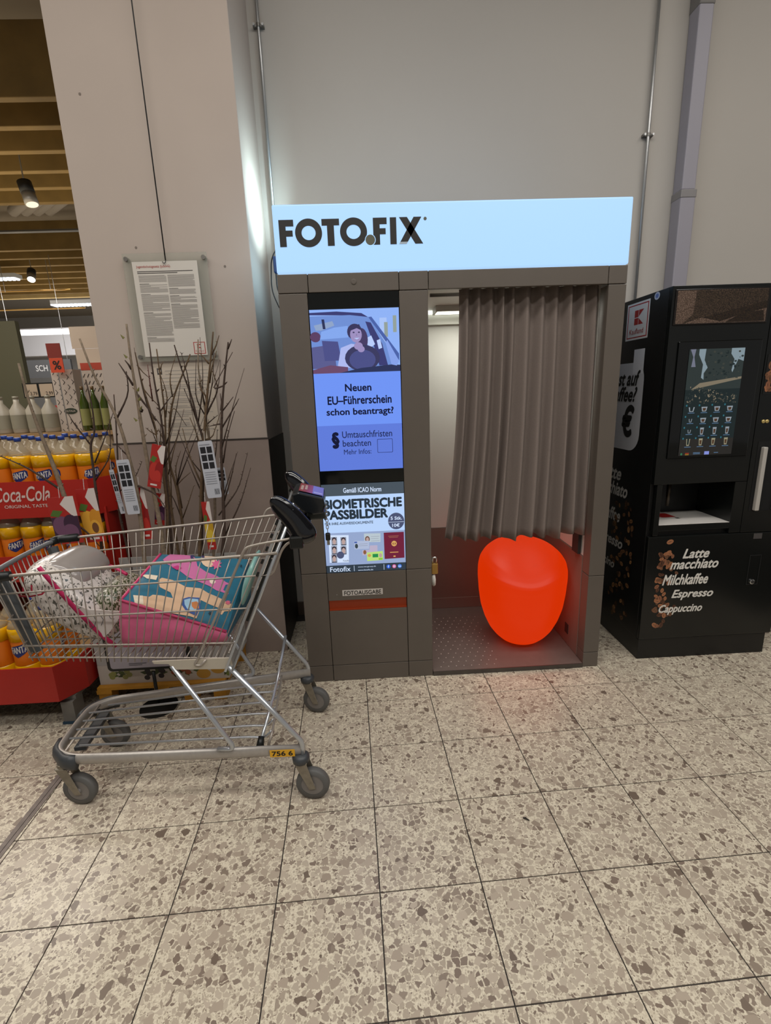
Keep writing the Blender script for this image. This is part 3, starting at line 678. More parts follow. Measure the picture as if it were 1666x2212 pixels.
# payment column
bp_ = cbox('bean_panel', 2.185, 2.40, .034, .0362, 1.343, 1.521, mat('gap_black', '#020202', .8), bevel=0)
random.seed(9)
bean_print('bean_panel_print', F((-1.711, -.001, 0), (1, 0, 0), (0, 0, 1), (0, -1, 0)), [(random.uniform(2.20, 2.39), random.uniform(1.36, 1.505), random.uniform(.014, .02), random.uniform(0, 3)) for k in range(46)], bp_)
for x in (2.208, 2.226, 2.262): B().lathe([(.0085, 0), (.0085, -.004), (.006, -.006)], (x - 1.711, .001, 1.219), 14, 'y').build('push_button', mat('button_gold', '#c8b070', .3, .5), cf)
cbox('coin_recess', 2.20, 2.40, .0345, .0362, .785, 1.125, mat('gap_black', '#020202', .8), bevel=0)
hd = cbox('pull_handle', 2.215, 2.235, .012, .034, .79, 1.10, mat('handle_silver', '#c9c4bc', .3, .3), bevel=.004); lab(hd, 'silver pull handle')
cbox('pull_handle', 2.31, 2.33, .012, .034, .79, 1.10, mat('handle_silver', '#c9c4bc', .3, .3), bevel=.004)
# ---- left side: stickers and print
FSD = F((1.711 - 1.711, -.035, 0), (0, -1, 0), (0, 0, 1), (-1, 0, 0))   # x runs towards the front (minus y)
def sy(y): return -y
red = mat('sticker_red', '#a3201c', .5); wst = mat('sticker_white', '#d9d5d0', .5); gst = mat('sticker_grey', '#c4c4c8', .5)
ky0, ky1, kz0, kz1 = -.405, -.203, 1.626, 1.801
kw = ky1 - ky0; kh = kz1 - kz0
def K(x, y): return (ky0 + x * kw, kz0 + y * kh)
def KP(p): return [K(*q) for q in p]
picture('market_sticker', FSD, [(KP(rect(0, 0, 1, 1)), wst), (KP(rect(.05, .05, .95, .95)), red), (KP(rect(.085, .08, .915, .92)), wst),
        (KP([(.36, .60), (.53, .60), (.53, .79), (.36, .79)]), red), (KP([(.36, .40), (.53, .40), (.53, .58), (.36, .58)]), red),
        (KP([(.55, .615), (.55, .79), (.76, .79)]), red), (KP([(.55, .575), (.76, .40), (.55, .40)]), red)], cf)
text('lettering', 'Kaufland', FSD, *K(.18, .16), *K(.80, .30), red, cf, h=.0022)
picture('round_badge', FSD, [(oval(-.152, 1.802, .022, .017, 16), mat('badge_white', '#aeb4c4', .4)), (oval(-.152, 1.802, .013, .010, 12), mat('badge_blue', '#5a70a8', .4))], cf)
picture('price_sticker', FSD, [(rrect(-.62, 1.06, -.188, 1.525, .09, 6), mat('sticker_black', '#0a0a0a', .4)), (rrect(-.615, 1.075, -.200, 1.515, .085, 6), gst), (rect(-.308, 1.46, -.213, 1.578), mat('sticker_grey2', '#d6d6da', .5))], cf)
text('lettering', 'Lust auf', FSD, -.52, 1.405, -.235, 1.475, blk, cf, bold=.03, shear=.3, h=.0022)
text('lettering', 'Kaffee?', FSD, -.52, 1.325, -.25, 1.395, blk, cf, bold=.03, shear=.3, h=.0022)
text('lettering', '1 €', FSD, -.47, 1.150, -.265, 1.30, blk, cf, bold=.04, shear=.1, h=.0022)
gtx = mat('print_grey', '#c2beb8', .5)
for body, x0, x1, y0, y1 in (('Latte', -.55, -.338, .905, .975), ('macchiato', -.60, -.262, .82, .89), ('Milchkaffee', -.66, -.315, .675, .745), ('Espresso', -.58, -.268, .515, .59), ('Cappuccino', -.68, -.335, .385, .45)):
    text('lettering', body, FSD, x0, y0, x1, y1, gtx, cf, bold=.028, shear=.3, h=.0016)
random.seed(21)
dkb = []
for k in range(80):
    dkb.append((-random.uniform(.17, .40), random.uniform(.13, .80), random.uniform(.012, .019), random.uniform(0, 3)))
bc = [mat('bean_side_a', '#5a3f26', .5), mat('bean_side_b', '#755030', .5), mat('bean_side_c', '#3f2a18', .5), mat('bean_side_d', '#946a40', .5)]
bean_print('bean_print', FSD, dkb, cf)
# ---- printed shapes of the quilt and shapes of the saplings (metres)
DEC= {'tan': [(0.076, 0.098), (0.223, 0.121), (0.24, 0.159), (0.314, 0.179), (0.427, 0.184), (0.382, 0.251), (0.261, 0.291), (0.203, 0.398), (0.223, 0.45), (0.334, 0.444), (0.5, 0.37), (0.64, 0.386), (0.731, 0.349), (0.876, 0.33), (0.947, 0.313), (0.987, 0.319), (0.984, 0.264), (0.989, 0.235), (0.933, 0.198), (0.919, 0.149), (0.893, 0.157), (0.889, 0.209), (0.78, 0.217), (0.684, 0.239), (0.71, 0.126), (0.702, 0.029), (0.638, 0.032), (0.428, 0.008), (0.134, -0.019)], 'foot1': [(0.026, 0.448), (0.034, 0.475), (0.173, 0.475), (0.186, 0.393), (0.091, 0.395)], 'foot2': [(0.126, -0.007), (0.08, 0.091), (0.163, 0.114), (0.204, 0.018)], 'pink': [(0.091, 0.829), (0.111, 1.009), (0.228, 1.051), (0.355, 0.968), (0.436, 0.891), (0.508, 0.727), (0.626, 0.647), (0.74, 0.625), (0.807, 0.598), (0.856, 0.568), (0.917, 0.559), (0.863, 0.529), (0.859, 0.448), (0.92, 0.432), (0.918, 0.412), (0.845, 0.417), (0.797, 0.413), (0.722, 0.443), (0.587, 0.475), (0.465, 0.523), (0.343, 0.62), (0.175, 0.73)], 'face': [(0.69, 0.535), (0.732, 0.562), (0.763, 0.527), (0.744, 0.478), (0.708, 0.496)], 'moon': [(0.672, 0.9), (0.68, 0.839), (0.674, 0.787), (0.655, 0.751), (0.626, 0.735), (0.591, 0.743), (0.553, 0.773), (0.52, 0.824), (0.495, 0.888), (0.485, 0.956), (0.492, 1.014), (0.516, 1.052), (0.551, 1.062), (0.591, 1.043), (0.629, 1.001), (0.658, 0.944)], 'flower': [(0.724, 0.818), (0.756, 0.781), (0.725, 0.775), (0.737, 0.72), (0.706, 0.754), (0.693, 0.711), (0.679, 0.767), (0.645, 0.761), (0.659, 0.807), (0.623, 0.847), (0.658, 0.853), (0.643, 0.915), (0.678, 0.875), (0.692, 0.921), (0.705, 0.86), (0.738, 0.864)], 'arc': [(0.397, 0.862), (0.377, 0.895), (0.362, 0.933), (0.354, 0.972), (0.354, 1.008), (0.364, 1.037), (0.38, 1.056), (0.403, 1.064), (0.429, 1.06), (0.456, 1.044), (0.481, 1.019), (0.502, 0.987), (0.517, 0.951), (0.526, 0.915), (0.496, 0.92), (0.489, 0.941), (0.478, 0.961), (0.465, 0.978), (0.45, 0.99), (0.434, 0.997), (0.419, 0.997), (0.407, 0.99), (0.399, 0.977), (0.395, 0.959), (0.396, 0.938), (0.401, 0.916), (0.411, 0.895), (0.424, 0.877)], 'mandala': [(0.511, 0.196), (0.565, 0.238), (0.67, 0.259), (0.711, 0.15), (0.696, 0.049), (0.591, 0.07), (0.535, 0.123)], 'mandala2': [(0.536, 0.192), (0.58, 0.223), (0.661, 0.236), (0.69, 0.153), (0.681, 0.083), (0.594, 0.097), (0.556, 0.139)], 'rainbow': [(0.611, 0.182), (0.654, 0.207), (0.684, 0.187), (0.7, 0.133), (0.659, 0.114), (0.627, 0.137)], 'flower2': [(0.957, 0.317), (0.97, 0.31), (0.955, 0.302), (0.958, 0.287), (0.945, 0.292), (0.936, 0.277), (0.933, 0.293), (0.917, 0.287), (0.926, 0.304), (0.913, 0.311), (0.928, 0.319), (0.925, 0.335), (0.939, 0.33), (0.948, 0.345), (0.95, 0.329), (0.966, 0.334)], 'star1': [(0.821, 0.122), (0.832, 0.111), (0.818, 0.108), (0.813, 0.091), (0.808, 0.108), (0.793, 0.108), (0.804, 0.121), (0.8, 0.139), (0.812, 0.13), (0.824, 0.14)], 'star2': [(0.962, 0.859), (0.97, 0.843), (0.96, 0.846), (0.956, 0.829), (0.952, 0.85), (0.942, 0.856), (0.95, 0.866), (0.947, 0.887), (0.956, 0.872), (0.965, 0.878)], 'blob': [(0.297, 0.709), (0.255, 0.661), (0.322, 0.615), (0.361, 0.662)]}
SAP= {'a': (0.01, [(-0.85, 0.02, 1.681), (-0.818, 0.02, 1.526), (-0.766, 0.02, 1.405), (-0.738, 0.02, 1.295), (-0.727, 0.02, 1.179), (-0.715, 0.02, 1.043), (-0.72, 0.02, 0.827), (-0.734, 0.02, 0.671)], [[(-0.749, 0.02, 1.348), (-0.693, 0.047, 1.45), (-0.659, -0.023, 1.54)], [(-0.727, 0.02, 1.179), (-0.759, 0.009, 1.226)], [(-0.715, 0.02, 1.043), (-0.763, 0.04, 1.139)], [(-0.707, 0.02, 1.043), (-0.632, 0.023, 1.002), (-0.569, -0.037, 0.935)]]), 'b': (0.011, [(-0.665, 0.06, 1.739), (-0.67, 0.06, 1.571), (-0.668, 0.06, 1.445), (-0.668, 0.06, 1.315), (-0.666, 0.06, 1.129), (-0.656, 0.06, 0.952), (-0.651, 0.06, 0.841), (-0.655, 0.06, 0.699)], [[(-0.676, 0.06, 1.484), (-0.725, 0.062, 1.58)], [(-0.663, 0.06, 1.444), (-0.629, 0.077, 1.374), (-0.569, 0.036, 1.301)], [(-0.657, 0.06, 1.37), (-0.647, 0.038, 1.384)], [(-0.673, 0.06, 1.552), (-0.687, 0.042, 1.59)]]), 'c': (0.006, [(-0.786, 0.1, 1.449), (-0.797, 0.1, 1.323), (-0.819, 0.1, 1.14), (-0.84, 0.1, 1.001), (-0.852, 0.1, 0.896), (-0.841, 0.1, 0.695)], [[(-0.84, 0.1, 1.001), (-0.762, 0.115, 1.057), (-0.696, 0.074, 1.146)]]), 'd': (0.007, [(-0.673, 0.12, 1.628), (-0.663, 0.12, 1.485), (-0.641, 0.12, 1.357), (-0.63, 0.12, 1.258), (-0.626, 0.12, 1.102), (-0.632, 0.12, 0.909), (-0.664, 0.12, 0.685)], [[(-0.664, 0.12, 1.475), (-0.611, 0.149, 1.387)], [(-0.67, 0.12, 1.569), (-0.628, 0.133, 1.513)], [(-0.63, 0.12, 1.258), (-0.671, 0.107, 1.296)], [(-0.626, 0.12, 1.102), (-0.635, 0.148, 1.189)]]), 'e': (0.0075, [(-0.621, 0.16, 1.671), (-0.624, 0.16, 1.514), (-0.616, 0.16, 1.354), (-0.618, 0.16, 1.232), (-0.638, 0.16, 1.013), (-0.649, 0.16, 0.784), (-0.659, 0.16, 0.671)], [[(-0.644, 0.16, 1.413), (-0.633, 0.137, 1.575)], [(-0.621, 0.16, 1.36), (-0.581, 0.177, 1.415), (-0.54, 0.174, 1.45)], [(-0.628, 0.16, 1.124), (-0.658, 0.132, 1.287)], [(-0.642, 0.16, 1.324), (-0.67, 0.158, 1.382)]]), 'f': (0.007, [(-0.608, 0.2, 1.647), (-0.609, 0.2, 1.515), (-0.611, 0.2, 1.352), (-0.63, 0.2, 1.202), (-0.643, 0.2, 1.091), (-0.648, 0.2, 0.861), (-0.642, 0.2, 0.651)], [[(-0.603, 0.2, 1.556), (-0.588, 0.208, 1.591)], [(-0.611, 0.2, 1.336), (-0.588, 0.206, 1.441), (-0.598, 0.171, 1.54)], [(-0.627, 0.2, 1.202), (-0.653, 0.201, 1.284)], [(-0.648, 0.2, 0.861), (-0.631, 0.215, 1.062), (-0.589, 0.158, 1.282)], [(-0.636, 0.2, 1.062), (-0.557, 0.211, 1.275)]]), 'g': (0.007, [(-0.465, 0.22, 1.621), (-0.486, 0.22, 1.578), (-0.564, 0.22, 1.44), (-0.6, 0.22, 1.335), (-0.636, 0.22, 1.116), (-0.613, 0.22, 1.001), (-0.609, 0.22, 0.825), (-0.615, 0.22, 0.649)], [[(-0.573, 0.22, 1.43), (-0.569, 0.201, 1.519), (-0.536, 0.256, 1.641)], [(-0.607, 0.22, 1.281), (-0.569, 0.195, 1.398), (-0.541, 0.263, 1.289)], [(-0.613, 0.22, 1.001), (-0.544, 0.243, 1.061)], [(-0.609, 0.22, 0.825), (-0.524, 0.206, 0.997)], [(-0.601, 0.22, 0.884), (-0.613, 0.229, 1.087), (-0.579, 0.246, 1.17)]]), 'h': (0.009, [(-0.324, 0.14, 1.706), (-0.356, 0.14, 1.56), (-0.384, 0.14, 1.434), (-0.404, 0.14, 1.331), (-0.425, 0.14, 1.227), (-0.463, 0.14, 1.009), (-0.497, 0.14, 0.782), (-0.517, 0.14, 0.665)], [[(-0.367, 0.14, 1.485), (-0.315, 0.127, 1.623)], [(-0.386, 0.14, 1.419), (-0.419, 0.148, 1.486)], [(-0.391, 0.14, 1.357), (-0.334, 0.168, 1.458), (-0.336, 0.098, 1.534)], [(-0.342, 0.14, 1.609), (-0.306, 0.164, 1.693)], [(-0.36, 0.14, 1.57), (-0.397, 0.145, 1.62)], [(-0.425, 0.14, 1.227), (-0.387, 0.15, 1.236), (-0.347, 0.19, 1.35)], [(-0.46, 0.14, 1.009), (-0.507, 0.163, 1.133), (-0.524, 0.159, 1.284)], [(-0.444, 0.14, 1.119), (-0.452, 0.156, 1.228), (-0.464, 0.105, 1.334)]]), 'i': (0.007, [(-0.518, 0.18, 1.66), (-0.498, 0.18, 1.541), (-0.467, 0.18, 1.421), (-0.456, 0.18, 1.3), (-0.438, 0.18, 1.223), (-0.471, 0.18, 1.002), (-0.517, 0.18, 0.681)], [[(-0.474, 0.18, 1.443), (-0.482, 0.154, 1.621)], [(-0.456, 0.18, 1.3), (-0.493, 0.16, 1.464)], [(-0.466, 0.18, 1.343), (-0.475, 0.169, 1.479)], [(-0.464, 0.18, 1.058), (-0.513, 0.161, 1.144), (-0.55, 0.168, 1.276)], [(-0.473, 0.18, 0.945), (-0.503, 0.166, 1.06), (-0.529, 0.171, 1.15)]]), 'j': (0.0085, [(-0.252, 0.1, 1.656), (-0.281, 0.1, 1.53), (-0.311, 0.1, 1.381), (-0.34, 0.1, 1.174), (-0.354, 0.1, 0.957), (-0.372, 0.1, 0.759), (-0.393, 0.1, 0.672)], [[(-0.29, 0.1, 1.471), (-0.349, 0.108, 1.453), (-0.234, 0.086, 1.612)], [(-0.314, 0.1, 1.356), (-0.258, 0.109, 1.42)], [(-0.325, 0.1, 1.279), (-0.272, 0.122, 1.359), (-0.235, 0.116, 1.411)], [(-0.257, 0.1, 1.627), (-0.233, 0.091, 1.667)], [(-0.336, 0.1, 1.12), (-0.301, 0.082, 1.236), (-0.273, 0.16, 1.354)], [(-0.355, 0.1, 0.929), (-0.301, 0.085, 1.054), (-0.256, 0.049, 1.168)], [(-0.386, 0.1, 0.868), (-0.28, 0.116, 0.992), (-0.223, 0.124, 1.161)], [(-0.372, 0.1, 0.759), (-0.271, 0.093, 0.931), (-0.208, 0.091, 1.093)], [(-0.318, 0.1, 1.361), (-0.312, 0.097, 1.437)], [(-0.331, 0.1, 1.3), (-0.384, 0.12, 1.291)]]), 'k': (0.007, [(-0.42, 0.22, 1.685), (-0.438, 0.22, 1.541), (-0.43, 0.22, 1.436), (-0.427, 0.22, 1.329), (-0.428, 0.22, 1.274), (-0.415, 0.22, 1.107), (-0.444, 0.22, 0.817), (-0.476, 0.22, 0.648)], [[(-0.427, 0.22, 1.329), (-0.464, 0.212, 1.421), (-0.439, 0.214, 1.597)], [(-0.426, 0.22, 1.382), (-0.437, 0.197, 1.509)], [(-0.415, 0.22, 1.107), (-0.389, 0.207, 1.19), (-0.374, 0.198, 1.272)], [(-0.426, 0.22, 1.296), (-0.371, 0.225, 1.337)]]), 'l': (0.011, [(-1.095, -0.02, 1.587), (-1.087, -0.02, 1.445), (-1.067, -0.02, 1.308), (-1.042, -0.02, 1.187), (-1.02, -0.02, 1.041), (-0.997, -0.02, 0.891), (-0.959, -0.02, 0.7)], [[(-1.02, -0.02, 1.041), (-1.148, -0.02, 1.15), (-1.255, -0.02, 1.206)], [(-0.997, -0.02, 0.891), (-0.944, -0.02, 0.844), (-0.904, -0.02, 0.776)]]), 'm': (0.007, [(-0.871, 0.05, 1.515), (-0.863, 0.05, 1.396), (-0.872, 0.05, 1.285), (-0.902, 0.05, 1.235), (-0.911, 0.05, 1.066), (-0.919, 0.05, 0.935), (-0.93, 0.05, 0.801), (-0.947, 0.05, 0.651)], [[(-0.902, 0.05, 1.235), (-0.956, 0.05, 1.329), (-0.976, 0.05, 1.38)], [(-0.911, 0.05, 1.066), (-0.819, 0.05, 1.179), (-0.799, 0.05, 1.344)], [(-0.896, 0.05, 1.151), (-0.837, 0.05, 1.253), (-0.776, 0.05, 1.373)]])}
# ================================================================ shopping trolley (local axes: a along, b across, z up)
PHI = math.atan2(.055, .826)
ct = tag(empty('shopping_trolley', (-.36, -.5, 0), PHI), 'wire shopping trolley with black handle parked in front of the pillar', 'shopping trolley')
wire = mat('trolley_wire', '#a59c92', .35, .4); chrome = mat('trolley_chrome', '#bcc0c4', .25, .65); galv = mat('trolley_frame', '#aaa49d', .35, .4, .06, 60)
blp = mat('handle_black', '#0b0d12', .12, spec=.6, coat=.4); grp = mat('bumper_grey', '#3a3d40', .45); bl2 = mat('plastic_black', '#101211', .4)
W = .0024
# --- basket geometry: a bilinear patch for each side
def lerp(a, b, t): return a + (b - a) * t
rb = Vector((.195, .238, .575)); rtp = Vector((.388, .262, .937)); fbt = Vector((-.462, .172, .605)); ftp = Vector((-.512, .205, .902))
def side(s, t, sg):   # s 0 front .. 1 rear, t 0 bottom .. 1 rim
    p = lerp(lerp(fbt, rb, s), lerp(ftp, rtp, s), t); return Vector((p.x, sg * p.y, p.z))
LV = (0., .15, .49, .80)
for sg, nm in ((-1, 'near'), (1, 'far')):
    b = B()
    for t in LV:
        b.tube([side(k / 6, t, sg) for k in range(7)], W * 1.25, 6)
    for k in range(29):
        s = .012 + k * .0345
        b.tube([side(s, -.05, sg), side(s, .5, sg), side(s, 1., sg)], W * .85, 5)
    o = b.build('basket_side', wire, ct, smooth=True)
    B().tube([side(k / 8, 1., sg) for k in range(9)], .0052, 8).build('basket_rim', wire, ct, smooth=True)
# front panel
b = B()
def front(t, u): p = lerp(fbt, ftp, t); return Vector((p.x - .03 * (1 - (2 * u - 1) ** 2) * .5, lerp(-p.y, p.y, u), p.z))
for t in LV:
    ends = [side(.04, t, -1)] + [front(t, k / 8) for k in range(9)] + [side(.04, t, 1)]
    b.tube(fillet(ends, .02, 3), W * 1.25, 6)
for k in range(1, 16): b.tube([front(0, k / 16), front(1, k / 16)], W * .85, 5)
b.build('basket_front', wire, ct, smooth=True)
B().tube([front(1., k / 10) for k in range(11)], .0085, 8).build('front_rim', mat('rim_grey', '#6f7072', .4), ct, smooth=True)
for sg in (-1, 1):
    p = side(.0, 1., sg); q = side(.085, 1., sg); r_ = front(1., .5 + sg * .42)
    B().tube(fillet([tuple(r_), tuple(p), tuple(q)], .03), .013, 8, r2=.016, up=(0, 0, 1)).build('rim_corner', bl2, ct, smooth=True)
# wide plastic buffer strips in the front
for u in (.12, .88):
    B().tube([front(.0, u) + Vector((.01, 0, 0)), front(.95, u) + Vector((.01, 0, 0))], .012, 6, r2=.02).build('front_buffer', mat('buffer_grey', '#4b4f52', .5), ct)
# floor grid
b = B()
for k in range(27):
    s = .02 + k * .0365; p = side(s, 0., 1); b.tube([(p.x, -p.y, p.z), (p.x, p.y, p.z)], W * .85, 5)
for k in range(1, 6):
    u = k / 6; b.tube([front(0, u) + Vector((.0, 0, .004)), (rb.x, lerp(-rb.y, rb.y, u), rb.z + .004)], W * 1.1, 6)
b.build('basket_floor', wire, ct, smooth=True)
# folding rear gate
b = B()
for k in range(1, 14):
    u = k / 14; b.tube([(rb.x + .008, lerp(-rb.y, rb.y, u), rb.z + .012), (rtp.x - .03, lerp(-rtp.y, rtp.y, u), rtp.z - .03)], W * .85, 5)
for t in (.05, .35, .65, .95):
    p = lerp(rb, rtp, t); b.tube([(p.x - .008, -p.y, p.z), (p.x - .008, p.y, p.z)], W * 1.2, 6)
b.build('rear_gate', wire, ct, smooth=True)
# slanted rear posts (chrome channel) with rivets
for sg in (-1, 1):
    p = B(); A0 = Vector((.188, sg * .252, .535)); A1 = Vector((.432, sg * .262, 1.085))
    p.tube([A0 - Vector((.006, 0, 0)), A1 - Vector((.006, 0, 0))], .0055, 4, r2=.006, up=(0, 1, 0)); po_ = p.build('rear_post', chrome, ct)
    B().tube([A0.lerp(A1, .32) + Vector((.005, sg * -.002, 0)), A1 + Vector((.005, sg * -.002, -.01))], .006, 4, r2=.004, up=(0, 1, 0)).build('post_liner', bl2, po_)
    B().tube([A0 + Vector((.016, 0, 0)), A1 + Vector((.016, 0, -.01))], .0052, 8).build('post_rod', chrome, po_, smooth=True)
    b = B()
    for k in range(5):
        q = A0.lerp(A1, .60 + k * .075); b.tube([q + Vector((-.016, sg * .004, .0)), q + Vector((-.010, sg * .004, .012))], .0045, 6)
    b.build('rubber_stop', bl2, po_)
    # diagonal child-guard wire and the rear bow
    pts = [(.47, sg * .262, .985), (.345, sg * .264, .972), (.292, sg * .262, .962), (.098, sg * .250, .585), (.085, sg * .25, .568), (.105, sg * .25, .562), (.125, sg * .25, .583)]
    B().tube(fillet(pts, .018, 4), .0042, 8).build('guard_wire', wire, ct, smooth=True)
    pts = [(.475, sg * .255, .972), (.425, sg * .255, .968), (.402, sg * .255, .945), (.366, sg * .252, .862), (.315, sg * .25, .860)]
    B().tube(fillet(pts, .02, 4), .0042, 8).build('rear_bow', wire, ct, smooth=True)
    # stamped side plate under the basket
    prof = [(-.045, .592), (-.04, .583), (.005, .578), (.02, .556), (.203, .540), (.208, .548), (.203, .580)]
    B().prism([(a, sg * .243, z) for a, z in prof], (0, sg * .006, 0)).build('side_plate', mat('plate_beige', '#b3aa9a', .45), ct)
    # leg struts
    B().tube(fillet([(.012, sg * .243, .568), (.170, sg * .238, .238), (.166, sg * .232, .219), (.115, sg * .226, .219)], .025, 5), .0082, 10).build('leg_strut', chrome, ct, smooth=True)
    B().tube(fillet([(.192, sg * .248, .552), (.410, sg * .248, .232), (.410, sg * .25, .17)], .02, 5), .0088, 10).build('leg_strut', chrome, ct, smooth=True)
# --- base frame: one bent flat tube
R0 = [(.418, -.246, .196), (-.40, -.170, .196), (-.472, -.125, .196), (-.478, 0, .196), (-.472, .125, .196), (-.40, .170, .196), (.418, .246, .196)]
B().tube(fillet(R0, .045, 5), .011, 10, r2=.021, up=(0, 0, 1)).build('base_frame', galv, ct, smooth=True)
for k, y in enumerate((-.115, -.07, -.02, .03, .08, .122)):
    a0 = -.455 if abs(y) < .1 else -.40; yy = y * 1.45
    B().tube(fillet([(a0, y, .208), (.21, yy * .97, .206), (.27, yy, .20), (.30, yy, .232)], .03, 4), .0045, 8).build('rack_bar', chrome, ct, smooth=True)
B().tube([(-.44, -.14, .205), (-.44, .14, .205)], .004, 8).build('rack_crossbar', wire, ct, smooth=True)
B().tube(fillet([(.285, -.21, .195), (.30, -.19, .232), (.30, .19, .232), (.285, .21, .195)], .03, 4), .0045, 8).build('rack_crossbar', wire, ct, smooth=True)
B().box(-.43, -.39, -.10, .10, .175, .19).build('front_crossmember', grp, ct)
# swing stop: rod with black tip
B().tube(fillet([(.325, .232, .395), (.290, .05, .26), (.262, -.19, .215)], .05), .0065, 8).build('stop_rod', chrome, ct, smooth=True)
B().tube([(.262, -.19, .225), (.257, -.215, .198)], [.011, .015], 10).build('stop_tip', bl2, ct, smooth=True)
# --- number label on the near rail
na = math.atan2(-.246 + .170, .418 + .40)
fo = Vector((.296, -.2485, .1815)); fx = Vector((math.cos(na), math.sin(na), 0)); fn = Vector((math.sin(na), -math.cos(na), 0))
FN = F(fo, fx, (0, 0, 1), fn)
pb = B().prism([FN.at(0, 0), FN.at(.088, 0), FN.at(.088, .028), FN.at(0, .028)], fn * .0012); np_ = pb.build('number_label', mat('label_yellow', '#e0a81e', .5), ct); lab(np_, 'yellow label reading 756 6')
text('lettering', '756 6', FN, .008, .005, .080, .023, blk, np_, bold=.03, h=.0016)
# --- casters
whm = mat('wheel_rubber', '#5b5a58', .6); whc = mat('wheel_core', '#7b7672', .5); frk = mat('fork_zinc', '#8d8679', .4, .6, .15, 50)
def caster(a, b_, turn, trail=.035, bumper=True):
    c = empty('caster', (a, b_, 0)); c.parent = ct; c.rotation_euler = (0, 0, turn)
    fk = B()
    for s in (-1, 1):
        fk.prism([(-.022, s * .0195, .158), (.022, s * .0195, .158), (trail + .014, s * .0195, .052), (trail - .010, s * .0195, .048)], (0, s * .003, 0))
    fk.box(-.024, .024, -.02, .02, .152, .160); fk.lathe([(.022, .156), (.022, .172)], (0, 0, 0), 14)
    fk.build('fork', frk, c, bevel=.002)
    wh = B(); wh.lathe([(.040, -.0145), (.0575, -.0135), (.0605, -.008), (.0605, .008), (.0575, .0135), (.040, .0145)], (trail, 0, .061), 30, 'y', caps=False); wh.build('tyre', whm, c, smooth=True)
    wc = B(); wc.lathe([(.0405, -.0135), (.0405, .0135)], (trail, 0, .061), 24, 'y'); wc.lathe([(.011, -.022), (.011, .022)], (trail, 0, .061), 12, 'y'); wc.build('wheel_core', whc, c)
    return c
caster(.402, -.248, math.radians(-10), .036); caster(.402, .248, math.radians(-16), .036)
caster(-.445, -.148, math.radians(-9), .043); caster(-.445, .148, math.radians(-8), .043)
for a, b_ in ((.402, -.248), (.402, .248)): B().lathe([(.018, .150), (.030, .155), (.031, .172), (.022, .182)], (a, b_, 0), 18).build('caster_collar', grp, ct, smooth=True)
for sg in (-1, 1):
    B().tube(fillet([(-.385, sg * .178, .188), (-.425, sg * .172, .188), (-.482, sg * .115, .188), (-.487, sg * .07, .188)], .04, 5), .017, 10, r2=.029, up=(0, 0, 1)).build('corner_bumper', grp, ct, smooth=True)
# --- handle
def arm(sg):
    b = B(); pts = [(.388, sg * .262, 1.112), (.405, sg * .264, 1.090), (.430, sg * .266, 1.052), (.458, sg * .266, 1.012), (.476, sg * .266, .985), (.484, sg * .266, .970)]
    b.tube(fillet(pts, .02, 3), 0.02, 14); return b
for sg in (-1, 1):
    pts = [(.386, 1.116), (.396, 1.104), (.415, 1.078), (.440, 1.045), (.462, 1.012), (.476, .990), (.486, .972), (.488, .962)]
    rr = [.009, .024, .034, .038, .040, .042, .036, .014]
    B().tube([(a, sg * (.262 - .012 * math.sin(i * .45)), z) for i, (a, z) in enumerate(pts)], rr, 16, r2=[r * .62 for r in rr], up=(0, 1, 0)).build('handle_arm', blp, ct, smooth=True, subsurf=1)
    B().box(.430, .472, sg * .262 - .017, sg * .262 + .017, .950, .990).build('handle_bracket', bl2, ct, bevel=.005)
B().tube([(.474, -.26, .985), (.474, .26, .985)], .0155, 12).build('handle_bar', blp, ct, smooth=True)
# console with the card holder and the coin lock
cn = B(); prof = [(.430, 1.088), (.455, 1.094), (.538, 1.069), (.543, 1.042), (.533, 1.012), (.50, 1.010), (.462, 1.025), (.432, 1.060)]
cn.prism([(a, -.092, z) for a, z in prof], (0, .19, 0)); con = cn.build('console', mat('console_black', '#15181b', .25, coat=.2), ct, bevel=.006); lab(con, 'black console with an advert card on the handle')
kk = Vector((.455, 0, 1.0955)); kd = Vector((.538, 0, 1.0705)) - kk; nn = Vector((-kd.z, 0, kd.x)).normalized()
FK = F((kk.x, -.072, kk.z), kd, (0, .148, 0), nn)
picture('advert_card', FK, [(rect(0, 0, 1, 1), mat('card_lilac', '#7c74b8', .25)), (rect(0, 0, .55, 1), mat('card_red', '#8f3a3a', .25)), (rect(.05, .2, .16, .75), mat('card_pale', '#b49a90', .25)), (rect(.22, .3, .32, .85), mat('card_pale', '#b49a90', .25)), (rect(.60, .1, .95, .25), mat('card_text', '#aaa6d6', .25))], con, h=.0012)
B().tube([(.472, -.03, .99), (.470, -.03, 1.03)], .020, 12, r2=.03).build('console_stem', blp, ct, smooth=True)
lk = B().box(.475, .542, -.06, .05, .985, 1.012).build('coin_lock', mat('lock_grey', '#2b302f', .4), ct, bevel=.006)
# chain
ch = B()
for k in range(9):
    c0 = Vector((.5455, -.088, 1.046 - k * .0118)); pts = []
    for q in range(10):
        t = 2 * math.pi * q / 10; u_ = math.cos(t) * .0042; v_ = math.sin(t) * .0082
        pts.append(c0 + (Vector((u_, 0, v_)) if k % 2 else Vector((0, u_, v_))))
    ch.tube(pts, .0013, 5, closed=True)
ch.build('lock_chain', mat('chain_steel', '#a8a6a2', .3, .9), ct, smooth=True)
ky = B().box(.537, .554, -.096, -.080, .915, .942).build('chain_key', bl2, ct, bevel=.004)
B().box(.541, .551, -.090, -.087, .898, .916).build('key_blade', mat('chain_steel', '#a8a6a2', .3, .9), ct)

